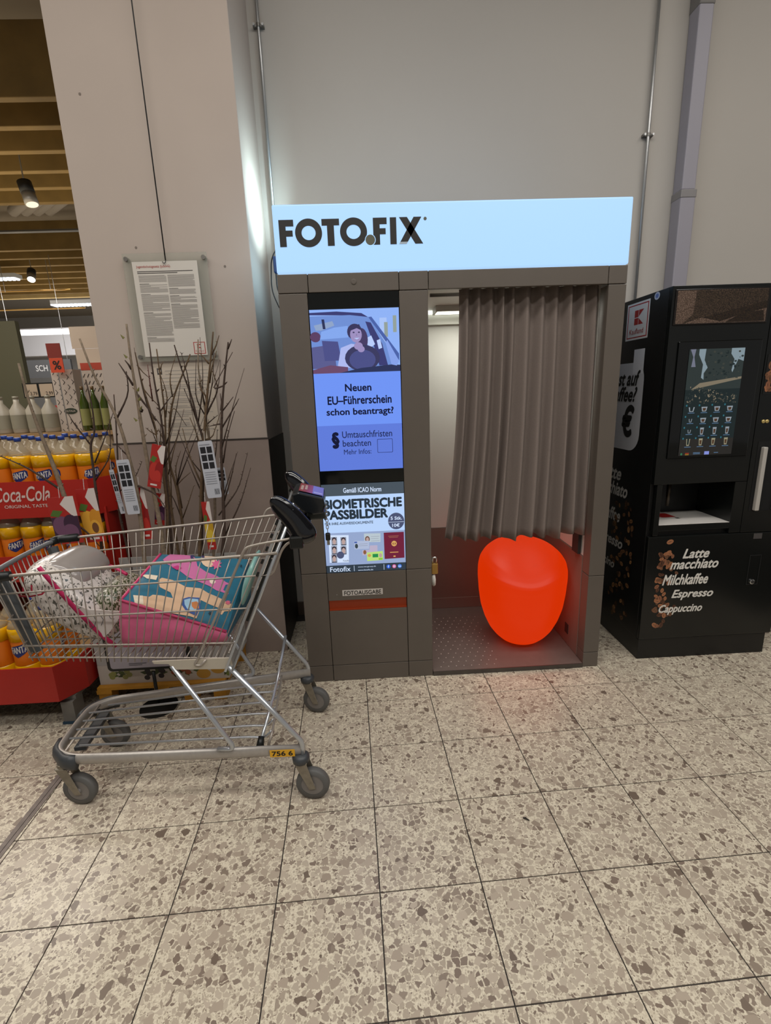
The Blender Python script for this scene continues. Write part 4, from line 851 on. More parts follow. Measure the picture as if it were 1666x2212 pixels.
# ================================================================ goods in the trolley (placed in the trolley's axes)
MT = Matrix.Translation((-.36, -.5, 0)) @ Matrix.Rotation(PHI, 4, 'Z')
def place(o): o.matrix_world = MT; return o
# --- white bedding bag with sketchy dark print
def sketch_mat(name, base, ink_, scale, th):
    m = bpy.data.materials.new(name); m.use_nodes = True; nt = m.node_tree; b = nt.nodes['Principled BSDF']; b.inputs['Roughness'].default_value = .3; b.inputs['Coat Weight'].default_value = .3
    tc = nt.nodes.new('ShaderNodeTexCoord'); mp = nt.nodes.new('ShaderNodeMapping'); mp.inputs['Scale'].default_value = (scale, scale * .6, scale * .38); mp.inputs['Rotation'].default_value = (.2, .5, .3)
    n1 = nt.nodes.new('ShaderNodeTexNoise'); n1.inputs['Scale'].default_value = 1.; n1.inputs['Detail'].default_value = 1.5; n1.inputs['Distortion'].default_value = .6
    nt.links.new(tc.outputs['Object'], mp.inputs['Vector']); nt.links.new(mp.outputs['Vector'], n1.inputs['Vector'])
    n2 = nt.nodes.new('ShaderNodeTexNoise'); n2.inputs['Scale'].default_value = 9.; nt.links.new(tc.outputs['Object'], n2.inputs['Vector'])
    mt = nt.nodes.new('ShaderNodeMath'); mt.operation = 'MULTIPLY_ADD'; mt.inputs[1].default_value = .16; mt.inputs[2].default_value = th - .08; nt.links.new(n2.outputs['Fac'], mt.inputs[0])
    g = nt.nodes.new('ShaderNodeMath'); g.operation = 'LESS_THAN'; nt.links.new(n1.outputs['Fac'], g.inputs[0]); nt.links.new(mt.outputs[0], g.inputs[1])
    mx = nt.nodes.new('ShaderNodeMix'); mx.data_type = 'RGBA'; mx.inputs['A'].default_value = hx(base); mx.inputs['B'].default_value = hx(ink_)
    nt.links.new(g.outputs[0], mx.inputs['Factor']); nt.links.new(mx.outputs['Result'], b.inputs['Base Color'])
    return m
sk = sketch_mat('sketch_print', '#cfc7c0', '#55524a', 150, .42); skg = sketch_mat('sketch_green', '#a8a294', '#37401f', 200, .50)
bag = tag(empty('bedding_bag', (0, 0, 0)), 'white bedding bag with dark sketchy print and magenta piping in the trolley', 'bag')
place(bag)
def puff(poly, b0, b1, name, m, par, sub=2, shrink=.82):
    n = len(poly); cx = sum(p[0] for p in poly) / n; cz = sum(p[1] for p in poly) / n; vs = []; ys = (b0, lerp(b0, b1, .18), lerp(b0, b1, .5), lerp(b0, b1, .82), b1); sc = (shrink, .98, 1.04, .98, shrink)
    for y, s_ in zip(ys, sc): vs += [(cx + (p[0] - cx) * s_, y, cz + (p[1] - cz) * s_) for p in poly]
    fs = [tuple(range(n)), tuple(range(4 * n, 5 * n))]
    for j in range(4):
        for i in range(n): fs.append((j * n + i, j * n + (i + 1) % n, (j + 1) * n + (i + 1) % n, (j + 1) * n + i))
    return B().add(vs, fs).build(name, m, par, smooth=True, subsurf=sub)
puff([(-.478, .895), (-.455, .80), (-.40, .71), (-.30, .635), (-.235, .612), (-.19, .63), (-.21, .70), (-.27, .79), (-.33, .865), (-.40, .905)], -.165, .13, 'bag_body', sk, bag)
puff([(-.24, .615), (-.185, .622), (-.165, .70), (-.175, .775), (-.235, .80), (-.29, .76), (-.25, .69)], -.12, .14, 'bag_end', skg, bag)
puff([(-.45, .84), (-.34, .79), (-.285, .79), (-.285, .84), (-.335, .895), (-.42, .915)], -.10, .15, 'bag_window', mat('vinyl_grey', '#8f8782', .2, coat=.4), bag)
mag = mat('piping_magenta', '#b01a52', .45)
B().tube(fillet([(-.375, -.165, .912), (-.345, -.172, .865), (-.285, -.176, .765), (-.225, -.172, .665), (-.188, -.162, .612)], .05, 5), .0085, 8, r2=.004, up=(0, 1, 0)).build('piping', mag, bag, smooth=True)
B().tube(fillet([(-.285, .10, .815), (-.24, .06, .812), (-.20, .03, .80)], .03, 4), .006, 8).build('piping', mag, bag, smooth=True)
flap = B().prism([(-.320, -.172, .800), (-.245, -.176, .758), (-.155, -.170, .742), (-.150, -.168, .728), (-.195, -.172, .672), (-.215, -.174, .655)], (0, .004, 0))
fl = flap.build('card_flap', mat('flap_white', '#cfc6c0', .4), bag)
FF = F((0, -.1765, 0), (1, 0, 0), (0, 0, 1), (0, -1, 0))
rdk = mat('print_red', '#a02038', .4); gk = mat('print_line', '#4a4a4e', .5)
def stroke(pts, w_):
    o = []
    L_ = [Vector(p) for p in pts]
    for i, p in enumerate(L_):
        t = (L_[min(i + 1, len(L_) - 1)] - L_[max(0, i - 1)]).normalized(); o.append((p.x - t.y * w_, p.y + t.x * w_))
    for i in range(len(L_) - 1, -1, -1):
        p = L_[i]; t = (L_[min(i + 1, len(L_) - 1)] - L_[max(0, i - 1)]).normalized(); o.append((p.x + t.y * w_, p.y - t.x * w_))
    return o
picture('flap_drawing', FF, [(stroke(p, .0011), gk) for p in ([(-.262, .735), (-.25, .715), (-.242, .695)], [(-.235, .742), (-.228, .72), (-.236, .70), (-.25, .69)], [(-.215, .745), (-.205, .72), (-.215, .70)], [(-.185, .735), (-.182, .722), (-.17, .72)], [(-.255, .70), (-.25, .68)], [(-.29, .775), (-.28, .765), (-.265, .77)])], fl, h=.001)
picture('red_script', F((0, -.1755, 0), (1, 0, 0), (0, 0, 1), (0, -1, 0)), [(stroke(p, .0028), rdk) for p in ([(-.445, .842), (-.435, .835), (-.425, .84), (-.418, .862)], [(-.418, .85), (-.415, .836), (-.402, .838)], [(-.395, .862), (-.398, .84), (-.388, .838)], [(-.44, .828), (-.41, .823), (-.37, .828), (-.355, .842)], [(-.255, .645), (-.245, .635), (-.23, .640)])], bag, h=.0105)['kind'] = 'stuff'
# --- teal and pink llama quilt bag
ql = tag(empty('quilt_bag', (0, 0, 0)), 'pink and teal children\'s quilt bag with llama print in the trolley', 'bag')
place(ql)
q00, q10, q11, q01 = Vector((-.133, -.192, .790)), Vector((.186, -.192, .648)), Vector((.214, .16, .782)), Vector((-.118, .16, .828))
def top(s, t, h=0.):
    p = q00 * (1 - s) * (1 - t) + q10 * s * (1 - t) + q11 * s * t + q01 * (1 - s) * t
    pf = (max(0, s * (1 - s)) * 4) ** .5 * (max(0, t * (1 - t)) * 4) ** .5
    return p + Vector((.0, -.10, .95)) * (h + .020 * pf + .003 * math.sin(s * 9 + t * 4) * pf)
pinkm = mat('quilt_pink', '#d8688f', .4, noise=.10, nscale=14, bump=.5, coat=.2); tealm = mat('quilt_teal', '#1f6078', .5, noise=.1, nscale=18, bump=.3)
n = 12; vs = [top(i / n, j / n) for j in range(n + 1) for i in range(n + 1)]; fs = [(j * (n + 1) + i, j * (n + 1) + i + 1, (j + 1) * (n + 1) + i + 1, (j + 1) * (n + 1) + i) for j in range(n) for i in range(n)]
qt = B().add(vs, fs).build('quilt_top', tealm, ql, smooth=True)
# pink sides, slightly bulging, down to the basket floor
b = B(); rim = [(i / n, 0.) for i in range(n)] + [(1., j / n) for j in range(n)] + [(1 - i / n, 1.) for i in range(n)] + [(0., 1 - j / n) for j in range(n)]
rows = []
for lv in range(5):
    f = lv / 4; ring_ = []
    for s, t in rim:
        p = top(s, t); zb = .622 - .010 * s
        out = Vector((s - .5, t - .5, 0)); out.normalize() if out.length else None
        k = .010 * math.sin(math.pi * f)
        ring_.append(Vector((p.x, p.y, lerp(p.z, zb, f))) + Vector((out.x * k, out.y * k, 0)) + Vector((-.018 * f if s < .5 else -.006 * f, 0, 0)))
    rows.append(ring_)
m_ = len(rim); vs = [p for r in rows for p in r]; fs = [(l * m_ + i, l * m_ + (i + 1) % m_, (l + 1) * m_ + (i + 1) % m_, (l + 1) * m_ + i) for l in range(4) for i in range(m_)]
fs.append(tuple(4 * m_ + i for i in range(m_)))
b.add(vs, fs); b.mi = [1 if (k < 4 * m_ and n <= k % m_ < 3 * n) else 0 for k in range(len(fs))]
b.build('quilt_side', [pinkm, tealm], ql, smooth=True)
B().tube([top(s, t) for s, t in rim[3 * n:] + rim[:n]] + [top(1., 0.)], .0055, 6).build('quilt_piping', mat('quilt_piping', '#c23a66', .45), ql, smooth=True)
cols = {'tan': '#c9a585', 'foot1': '#d6c6b0', 'foot2': '#d6c6b0', 'pink': '#b96392', 'face': '#dcc7b6', 'moon': '#d5b79c', 'flower': '#c85a86', 'arc': '#2b2456', 'mandala': '#2c4a86', 'mandala2': '#8fb0c6', 'rainbow': '#b8703c', 'flower2': '#c05a72', 'star1': '#0d2430', 'star2': '#0d2430', 'blob': '#b02a6e'}
for i, (k, pts) in enumerate(DEC.items()):
    bm = bmesh.new()
    bm.faces.new([bm.verts.new((min(.995, max(.005, x)), min(.995, max(.005, y)), 0)) for x, y in pts])
    bmesh.ops.triangulate(bm, faces=bm.faces[:])
    for _ in range(2): bmesh.ops.subdivide_edges(bm, edges=[e for e in bm.edges if e.calc_length() > .08], cuts=1, use_grid_fill=True)
    bmesh.ops.triangulate(bm, faces=bm.faces[:])
    for v in bm.verts: v.co = top(v.co.x, v.co.y, .0012 + i * .0002)
    me = bpy.data.meshes.new(k); bm.to_mesh(me); bm.free()
    me.materials.append(mat('print_' + k, cols[k], .55))
    nm = {'tan': 'llama_print', 'pink': 'llama_print', 'foot1': 'llama_hoof', 'foot2': 'llama_hoof', 'face': 'llama_face', 'moon': 'moon_print', 'flower': 'flower_print', 'flower2': 'flower_print', 'arc': 'rainbow_print', 'mandala': 'saddle_print', 'mandala2': 'saddle_print', 'rainbow': 'rainbow_print', 'star1': 'star_print', 'star2': 'star_print', 'blob': 'spot_print'}[k]
    o = bpy.data.objects.new(nm, me); COL.objects.link(o); o.parent = qt
# --- mint coloured bag pushed against the gate
mb = puff([(.212, .69), (.226, .672), (.262, .76), (.292, .85), (.275, .862), (.236, .79)], -.11, .10, 'mint_bag', mat('mint_film', '#7fb0a8', .35, coat=.3), None)
tag(mb, 'pale mint plastic bag squeezed against the rear gate of the trolley', 'bag'); place(mb)
# ================================================================ saplings in a printed cardboard crate on a yellow pallet
yw = mat('pallet_yellow', '#b07a1c', .7, noise=.12, nscale=14)
pa = tag(empty('yellow_pallet', (-.69, .10, 0)), 'small yellow wooden pallet under the sapling crate', 'pallet')
for y in (-.175, .0, .175): B().box(-.30, .30, y - .03, y + .03, .085, .100).build('deck_board', yw, pa)
for x in (-.27, 0, .27): B().box(x - .035, x + .035, -.205, .205, .065, .0848).build('stringer', yw, pa)
for x in (-.27, 0.13, .27):
    for y in (-.17, .17): B().box(x - .03, x + .03, y - .03, y + .03, .0, .0648).build('pallet_block', yw, pa)
cr = tag(empty('sapling_crate', (-.69, .10, .1005)), 'white cardboard crate printed with fruit holding the saplings', 'crate')
def fruit_mat():
    m = bpy.data.materials.new('fruit_print'); m.use_nodes = True; nt = m.node_tree; b = nt.nodes['Principled BSDF']; b.inputs['Roughness'].default_value = .5
    tc = nt.nodes.new('ShaderNodeTexCoord'); v = nt.nodes.new('ShaderNodeTexVoronoi'); v.inputs['Scale'].default_value = 11; v.inputs['Randomness'].default_value = .9
    nt.links.new(tc.outputs['Object'], v.inputs['Vector'])
    sp = nt.nodes.new('ShaderNodeSeparateColor'); nt.links.new(v.outputs['Color'], sp.inputs[0])
    r = nt.nodes.new('ShaderNodeValToRGB'); r.color_ramp.interpolation = 'CONSTANT'; e = r.color_ramp.elements
    e[0].color = hx('#3f4a24'); e[1].position = .3; e[1].color = hx('#b98a2c')
    for p, c in ((.45, '#6f7a3a'), (.6, '#2c2a2c'), (.75, '#a8552c'), (.88, '#55602e')): x = e.new(p); x.color = hx(c)
    nt.links.new(sp.outputs[0], r.inputs['Fac'])
    lt = nt.nodes.new('ShaderNodeMath'); lt.operation = 'LESS_THAN'; lt.inputs[1].default_value = .42; nt.links.new(v.outputs['Distance'], lt.inputs[0])
    mx = nt.nodes.new('ShaderNodeMix'); mx.data_type = 'RGBA'; mx.inputs['A'].default_value = hx('#bfb5a8'); nt.links.new(lt.outputs[0], mx.inputs['Factor']); nt.links.new(r.outputs['Color'], mx.inputs['B']); nt.links.new(mx.outputs['Result'], b.inputs['Base Color'])
    return m
fp = fruit_mat(); cw = mat('carton_grey', '#aaa6a2', .7)
B().box(-.295, .318, -.178, -.172, 0, .10).build('crate_front', fp, cr); B().box(-.295, .318, -.177, -.172, .1005, .30).build('crate_front', cw, cr)
B().box(-.295, .318, .172, .178, 0, .52).build('crate_back', cw, cr)
for x in (-.295, .312): B().box(x, x + .006, -.171, .171, 0, .46).build('crate_side', cw, cr)
B().box(-.288, .311, -.171, .171, 0, .02).build('crate_bottom', mat('soil_bag', '#2d2722', .9), cr)
# printed fruit on the crate front: clusters of discs and leaves
FCf = F((0, -.1785, 0), (1, 0, 0), (0, 0, 1), (0, -1, 0)); random.seed(2); sh = []
lf = [mat('leaf_print', '#39451f', .5), mat('leaf_print2', '#4c5a2a', .5)]; fr2 = [mat('gooseberry', '#8a8a4c', .5), mat('blackberry', '#2b2629', .5), mat('pear_print', '#b98a34', .5), mat('currant', '#9a4a2a', .5)]
sh.append((rect(-.295, 0, .295, .10), mat('carton_print_white', '#bdb4aa', .6)))
for cx, k in ((-.24, 0), (-.17, 0), (-.06, 1), (-.01, 1), (.06, 3), (.11, 3), (.19, 2), (.25, 2)):
    for q in range(4):
        a = random.uniform(0, 6.28); sh.append(([(cx + .03 * math.cos(a) * t - .010 * math.sin(a) * s_, .05 + .022 * math.sin(a) * t + .010 * math.cos(a) * s_) for t, s_ in ((0, 0), (.6, 1), (1.4, 0), (.6, -1))], lf[q % 2]))
    for q in range(3 if k != 2 else 1): sh.append((oval(cx + random.uniform(-.02, .02), .045 + random.uniform(-.02, .02), .034 if k == 2 else .014, .026 if k == 2 else .013, 14), fr2[k]))
picture('fruit_print', FCf, sh, cr, h=.0003, dh=.00002)

bark = {k: mat('bark_' + k, c, .85, noise=.25, nscale=70, bump=.4) for k, c in (('grey', '#7a6a58'), ('dark', '#3f2f26'), ('brown', '#5c4832'))}
redb = mat('bark_red', '#5a2820', .7); bud = mat('bud_green', '#6e6a34', .7)
SL = {'a': ('grey', 'thick grey sapling leaning left with a white care tag at mid height'), 'b': ('grey', 'tallest thick grey sapling with small green buds in front of the notice'),
      'c': ('dark', 'slim dark sapling standing straight left of the white tag'), 'd': ('brown', 'brown sapling carrying a red cherry tag behind the tallest grey one'),
      'e': ('dark', 'dark sapling with a reddish side shoot below the notice corner'), 'f': ('brown', 'brown sapling with fine curved twigs over the second notice'),
      'g': ('brown', 'crooked brown sapling with crossing twigs in the middle of the crate'), 'h': ('brown', 'tall many branched sapling with the large white care tag on the right'),
      'i': ('dark', 'dark sapling bending right behind the large white care tag'), 'j': ('dark', 'rightmost dark sapling with long side twigs reaching right'),
      'k': ('grey', 'thin grey sapling in front of the red boxed logo of the notice'), 'l': ('grey', 'leftmost thick grey sapling leaning over the drinks display with a plum tag'),
      'm': ('dark', 'dark knotted sapling with an apricot tag in front of the drinks display')}
SO = {}
for k, (r, tr, brs) in SAP.items():
    kind, label = SL[k]; x0, y0, z0 = tr[-1]
    bx_ = min(-.43, max(-.95, x0)); by_ = min(.25, max(-.04, y0))
    s = tag(empty('fruit_sapling', (bx_, by_, .1215)), label, 'sapling', 'bare fruit saplings in the crate'); SO[k] = s
    o_ = Vector((bx_, by_, .1215)); random.seed(ord(k))
    pts = [Vector(p) - o_ for p in tr] + [Vector(((x0 + bx_) / 2, (y0 + by_) / 2, .42)) - o_, Vector((bx_, by_, .1215)) - o_]
    fine = fillet(pts, .06, 3); n = len(fine)
    b = B(); b.tube(fine, [r * (.42 + .58 * min(1, i / (n * .6))) for i in range(n)], 8)
    # buds along the trunk
    for i in range(2, n - 6, 2):
        p = fine[i]; a = random.uniform(0, 6.28); d = Vector((math.cos(a), math.sin(a) * .5, .8)) * random.uniform(.008, .018)
        b.tube([p, p + d * .6, p + d], [.0032, .0034, .001], 5)
    b.build('trunk', bark[kind], s, smooth=True)
    for bi, br in enumerate(brs):
        q = B(); pp = [Vector(p) - o_ for p in br]; ff = fillet(pp, .05, 3) if len(pp) > 2 else [pp[0], pp[0].lerp(pp[1], .5) + Vector((random.uniform(-.006, .006), 0, 0)), pp[1]]
        m = len(ff); r0 = r * .48
        q.tube(ff, [r0 * (1 - .62 * i / (m - 1)) for i in range(m)], 6)
        L_ = (ff[-1] - ff[0]).length
        for t in range(max(2, int(L_ / .028))):
            u_ = random.random() * (m - 1); i = int(u_); p = ff[i].lerp(ff[min(i + 1, m - 1)], u_ - i); a = random.uniform(0, 6.28)
            d = Vector((math.cos(a), .3 * math.sin(a), .7)) * .008
            q.tube([p, p + d], [.0022, .0008], 4)
        q.build('branch', redb if (k == 'e' and bi == 0) else bark['dark' if kind != 'brown' else 'brown'], s, smooth=True)
    if k == 'b':
        g = B()
        for z in (1.68, 1.60, 1.46, 1.42, 1.38, 1.33): g.tube([Vector((-.668 + .012 * (1 if int(z * 50) % 2 else -1), .05, z)) - o_, Vector((-.668 + .022 * (1 if int(z * 50) % 2 else -1), .045, z + .015)) - o_], [.006, .001], 5)
        g.build('bud_cluster', bud, s)
# extra twigs fill the thicket on the right-hand plants
for k in ('g', 'h', 'i', 'j', 'd', 'f'):
    r, tr, brs = SAP[k]; s = SO[k]; random.seed(ord(k) + 50)
    for q in range(3):
        i = random.randint(3, len(tr) - 2); p0 = Vector(tr[i]); a = random.uniform(-.5, .5); L_ = random.uniform(.22, .42)
        d = Vector((math.sin(a), random.uniform(-.15, .1), math.cos(a))) * L_
        p1 = p0 + d * .5 + Vector((random.uniform(-.03, .03), 0, 0)); p2 = p0 + d; b = B()
        b.tube([x - s.location for x in fillet([p0, p1, p2], .1, 4)], [.0032 - .00038 * t for t in range(7)], 6); b.build('branch', bark['dark'], s, smooth=True)
# --- care tags (parts of their saplings)
tw = mat('tag_white', '#b8bac2', .4); tr_ = mat('tag_red', '#a3241f', .4); tk = mat('tag_black', '#1b1b20', .5)
def care_tag(k, x, y, z, w_, h_, tilt, kind):
    s = SO[k]; o_ = s.location
    ex = Vector((math.cos(tilt), 0, math.sin(tilt))); ez = Vector((-math.sin(tilt), 0, math.cos(tilt))); fr = F(Vector((x, y, z)) - o_, ex * w_, ez * h_, (0, -1, 0))
    pts = [fr.at(px, py) for px, py in rrect(0, 0, 1, 1, .07, 3)]
    t = B().prism(pts, (0, .0012, 0)).build('care_tag', tw if kind == 'white' else tr_, s); S_ = []
    if kind == 'white':
        for i in range(2):
            for j in range(3): S_.append((rect(.10 + i * .44, .52 + j * .135, .46 + i * .42, .63 + j * .135), tk))
        for j in range(6): S_.append((rect(.12, .45 - j * .04, .85, .462 - j * .04), mat('tag_text', '#8d9098', .5)))
        for j in range(5): S_.append((rect(.58 + j * .07, .06, .61 + j * .07, .16), tk))
        S_.append((rect(.1, .93, .8, .945), mat('tag_text', '#8d9098', .5)))
    else:
        S_ += [([(0, 1), (.45, .62), (1, .9), (1, 1)], tr_), ([(.45, .85), (1, .45), (1, 1), (.7, 1)], mat('tag_pale', '#cfc4be', .4))]
        c1, c2 = {'plum': ('#3a2238', '#6a4560'), 'apricot': ('#c8882a', '#d9a23c'), 'cherry': ('#8a1c1c', '#b23028'), 'pear': ('#b9912a', '#d0b03c')}[kind]
        S_ += [(rect(0, .0, 1, .58), mat('tagbg_' + kind, c1, .4)), (oval(.35, .38, .34, .22, 18), mat('tagf_' + kind, c2, .4)), (oval(.70, .42, .28, .20, 18), mat('tagf2_' + kind, c1, .35)), (oval(.62, .25, .30, .17, 18), mat('tagf_' + kind, c2, .4)),
               ([(.0, .62), (.15, .74), (.5, .70), (.3, .58)], mat('tag_leaf', '#4c6a2c', .5)), (rect(0, 0, 1, .16), tr_), (rect(.2, .05, .7, .09), mat('tag_pale', '#cfc4be', .4))]
        if kind == 'apricot': S_.append((oval(.62, .27, .17, .10, 14), mat('apricot_stone', '#6b4426', .6)))
    picture('tag_print', fr, S_, t, h=.0004, dh=.00005)
    B().tube([fr.at(.5, .98), fr.at(.5, .98) + Vector((0, .006, .05))], .0012, 5).build('tag_tie', mat('tie_white', '#c9c4c0', .6), s)
care_tag('l', -1.072, -.045, .80, .118, .215, .05, 'plum'); care_tag('m', -.968, .0, .79, .088, .25, .05, 'apricot')
care_tag('a', -.762, -.005, .915, .058, .25, .05, 'white'); care_tag('h', -.424, .09, .955, .068, .27, .06, 'white')
care_tag('d', -.672, .035, 1.035, .060, .20, -.25, 'cherry'); care_tag('b', -.722, .03, .785, .042, .25, .03, 'cherry')
care_tag('e', -.690, .09, .84, .046, .155, -.15, 'plum'); care_tag('i', -.452, .09, .70, .040, .24, .03, 'pear')
care_tag('k', -.395, .195, .95, .042, .135, .05, 'white'); care_tag('c', -.825, .06, .905, .022, .21, .1, 'white')

# --- small sign stand in front of the crate
sd = tag(empty('sign_stand', (-.70, -.135, 0)), 'black sign stand with white card and round foot before the crate', 'sign stand')
B().lathe([(.085, 0), (.085, .006), (.02, .012)], (0, 0, 0), 28).build('foot', bl2, sd)
B().tube([(0, 0, .01), (0, 0, .19)], .008, 8).build('pole', bl2, sd, smooth=True)
B().prism([(x, -.006, z) for x, z in rrect(-.20, .205, .18, .48, .02)], (0, .012, 0)).build('frame', bl2, sd)
cdp = B().prism([(x, -.0075, z) for x, z in rrect(-.185, .218, .165, .468, .012)], (0, .0012, 0)).build('card', mat('card_grey', '#a49ca4', .5), sd)
picture('card_print', F((0, -.0076, 0), (1, 0, 0), (0, 0, 1), (0, -1, 0)), [(rect(-.10, .232, -.04, .235), gk), (rect(-.10, .240, -.02, .243), gk)], cdp)

# ================================================================ notice on the pillar
nt_ = tag(empty('notice_board', (-.55, .334, 1.6)), 'clear acrylic notice with a two-column printed sheet on the pillar', 'notice')
acr = mat('acrylic', '#a9aa9c', .08, alpha=.28)
B().box(-.199, .187, -.026, -.021, .0, .478).build('acrylic_sheet', acr, nt_)
for x, z in ((-.183, .455), (.172, .455), (-.183, .022), (.172, .022)): B().lathe([(.010, -.030), (.010, -.001)], (x, 0, z), 14, 'y').build('standoff', mat('standoff', '#8a857f', .3, .7), nt_)
pp_ = B().box(-.158, .141, -.0285, -.0268, .022, .442).build('printed_sheet', mat('paper', '#c9c2b8', .7), nt_)
FPp = F((-.158, -.0287, .022), (.299, 0, 0), (0, 0, .42), (0, -1, 0)); tx = mat('text_grey', '#9a948d', .8); txd = mat('text_dark', '#4b4643', .8); rdt = mat('text_red', '#a33a34', .8)
text('lettering', 'Jugendschutzgesetz (JuSchG)', FPp, .06, .93, .58, .962, rdt, pp_, bold=.005, h=.0005)
random.seed(4); sh = [(rect(.065, .895, .92, .903), txd), (rect(.065, .878, .68, .886), txd)]
for x0, x1, yt, yb in ((.075, .50, .855, .16), (.52, .93, .855, .29)):
    y = yt
    while y > yb:
        if random.random() < .06: y -= .012; sh.append((rect(x0, y, x0 + (x1 - x0) * .35, y + .005), txd)); y -= .012; continue
        sh.append((rect(x0, y, x1 - (x1 - x0) * (random.choice([0, 0, 0, .05, .3, .6]) if random.random() < .5 else 0), y + .0055), tx)); y -= .0105
kx0, kx1, ky0_, ky1_ = .79, .975, .015, .145
sh += [(rect(kx0, ky0_, kx1, ky1_), rdt), (rect(kx0 + .012, ky0_ + .008, kx1 - .012, ky1_ - .008), mat('paper', '#c9c2b8')),
       (rect(.845, .075, .872, .098), rdt), (rect(.845, .101, .872, .124), rdt), ([(.876, .103), (.876, .124), (.915, .124)], rdt), ([(.876, .098), (.915, .075), (.876, .075)], rdt)]
picture('printed_text', FPp, sh, pp_, h=.0003, dh=.000002)['kind'] = 'stuff'
text('lettering', 'Kaufland', FPp, .815, .035, .95, .06, rdt, pp_, h=.0006)
n2 = tag(empty('paper_notice', (-.55, .3285, 1.2)), 'plain printed paper sheet taped to the pillar below the acrylic notice', 'notice')
p2_ = B().box(-.142, .15, .0, .0012, .012, .392).build('sheet', mat('paper_warm', '#c3b6a6', .8), n2)
F2 = F((-.142, -.0002, .012), (.292, 0, 0), (0, 0, .38), (0, -1, 0)); sh = [(rect(.07, .86, .15, .94), txd), (rect(.09, .88, .13, .92), mat('paper_warm', '#c3b6a6'))]; y = .9
while y > .05:
    sh.append((rect(.2 if y > .84 else .08, y, random.choice([.5, .7, .92, .92]), y + .007), tx)); y -= random.choice([.022, .022, .045])
picture('printed_text', F2, sh, p2_, h=.0003, dh=.000002)['kind'] = 'stuff'
hw = B(); hw.tube([(-.547, .30, 4.29), (-.551, .303, 2.045)], .0027, 6); hw.tube(fillet([(-.551, .303, 2.05), (-.551, .300, 2.035), (-.560, .300, 2.03), (-.565, .300, 2.04)], .005), .0016, 5)
tag(hw.build('hanging_wire', mat('wire_black', '#151313', .6), None, smooth=True), 'thin black wire hanging from the ceiling in front of the pillar', 'wire')

# ================================================================ soft drink display
redc = mat('carton_red', '#a81d12', .5, noise=.05, nscale=6); crd = mat('carton_brown', '#a98658', .8)
dsp = tag(empty('drinks_display', (-1.5, .2, 0)), 'red cardboard drinks display on a grey pallet left of the pillar', 'display stand')
def outline(x1, y0, ch, back): return [(-2.15, y0), (x1 - ch, y0), (x1, y0 + ch * 1.6), (x1, back), (-2.15, back)]
def slab(name, ol, z0, z1, m): return B().prism([(x + 1.5, y - .2, z0) for x, y in ol], (0, 0, z1 - z0)).build(name, m, dsp)
def lip(name, ol, z0, z1, m):
    b = B()
    for (xa, ya), (xb, yb) in zip(ol[:3], ol[1:4]):
        d = Vector((xb - xa, yb - ya, 0)).normalized(); nrm = Vector((-d.y, d.x, 0)) * .006
        b.prism([(xa + 1.5, ya - .2, z0), (xb + 1.5, yb - .2, z0), (xb + 1.5, yb - .2, z1), (xa + 1.5, ya - .2, z1)], nrm)
    return b.build(name, m, dsp)
OB = outline(-1.0, -.25, .07, .86); OT = outline(-1.0, .27, .07, .86)
slab('base_tray', [(x if x < -1.1 else x - .008, y + .008) for x, y in OB], .20, .215, crd); lip('base_lip', OB, .135, .305, redc)
slab('shelf', [(x if x < -1.1 else x - .008, y + .008) for x, y in OT], .530, .545, crd); lip('shelf_lip', OT, .515, .655, redc)
slab('shelf', [(x if x < -1.1 else x - .008, y + .008) for x, y in OT], .895, .91, crd); tl = lip('shelf_lip', OT, .858, 1.045, redc)
B().box(-.62, .49, .63, .64, .22, 1.04).build('back_board', redc, dsp)
for x in (-.6,): B().box(x, x + .02, .08, .63, .22, .54).build('side_board', redc, dsp)
B().box(.44, .46, .12, .62, .22, .54).build('side_board', redc, dsp); B().box(.455, .47, .12, .62, .565, .89).build('side_board', redc, dsp)
FLp = F((-1.5 + 1.5, .0695, 0), (1, 0, 0), (0, 0, 1), (0, -1, 0))
wtr = mat('carton_white', '#cdb9b2', .5)
text('lettering', 'Coca-Cola', FLp, -.04, .945, .235, 1.02, wtr, tl, bold=.012, shear=.35, h=.0012)
text('lettering', 'ORIGINAL TASTE', FLp, .0, .912, .215, .928, wtr, tl, bold=.01, h=.0012)
gp = mat('pallet_grey', '#6e6a64', .8, noise=.15, nscale=10)
pg = tag(empty('grey_pallet', (-1.5, .2, 0)), 'grey pallet with blue feet carrying the red drinks display', 'pallet')
for y in (-.40, -.12, .2, .5): B().box(-.64, .47, y, y + .14, .112, .132).build('deck_board', gp, pg)
for x in (-.6, -.05, .41):
    for y in (-.42, .1, .52): B().box(x, x + .055, y, y + .075, .012, .111).build('pallet_block', gp, pg); 
for x in (-.6, -.05, .41): B().box(x - .005, x + .06, -.425, -.34, 0, .0115).build('blue_foot', mat('foot_blue', '#1e3a4c', .6), pg)
for x in (-.45, -.2, .1): B().box(x, x + .10, -.405, -.26, .1325, .134).build('blue_strap', mat('strap_blue', '#2c5a86', .6), pg)
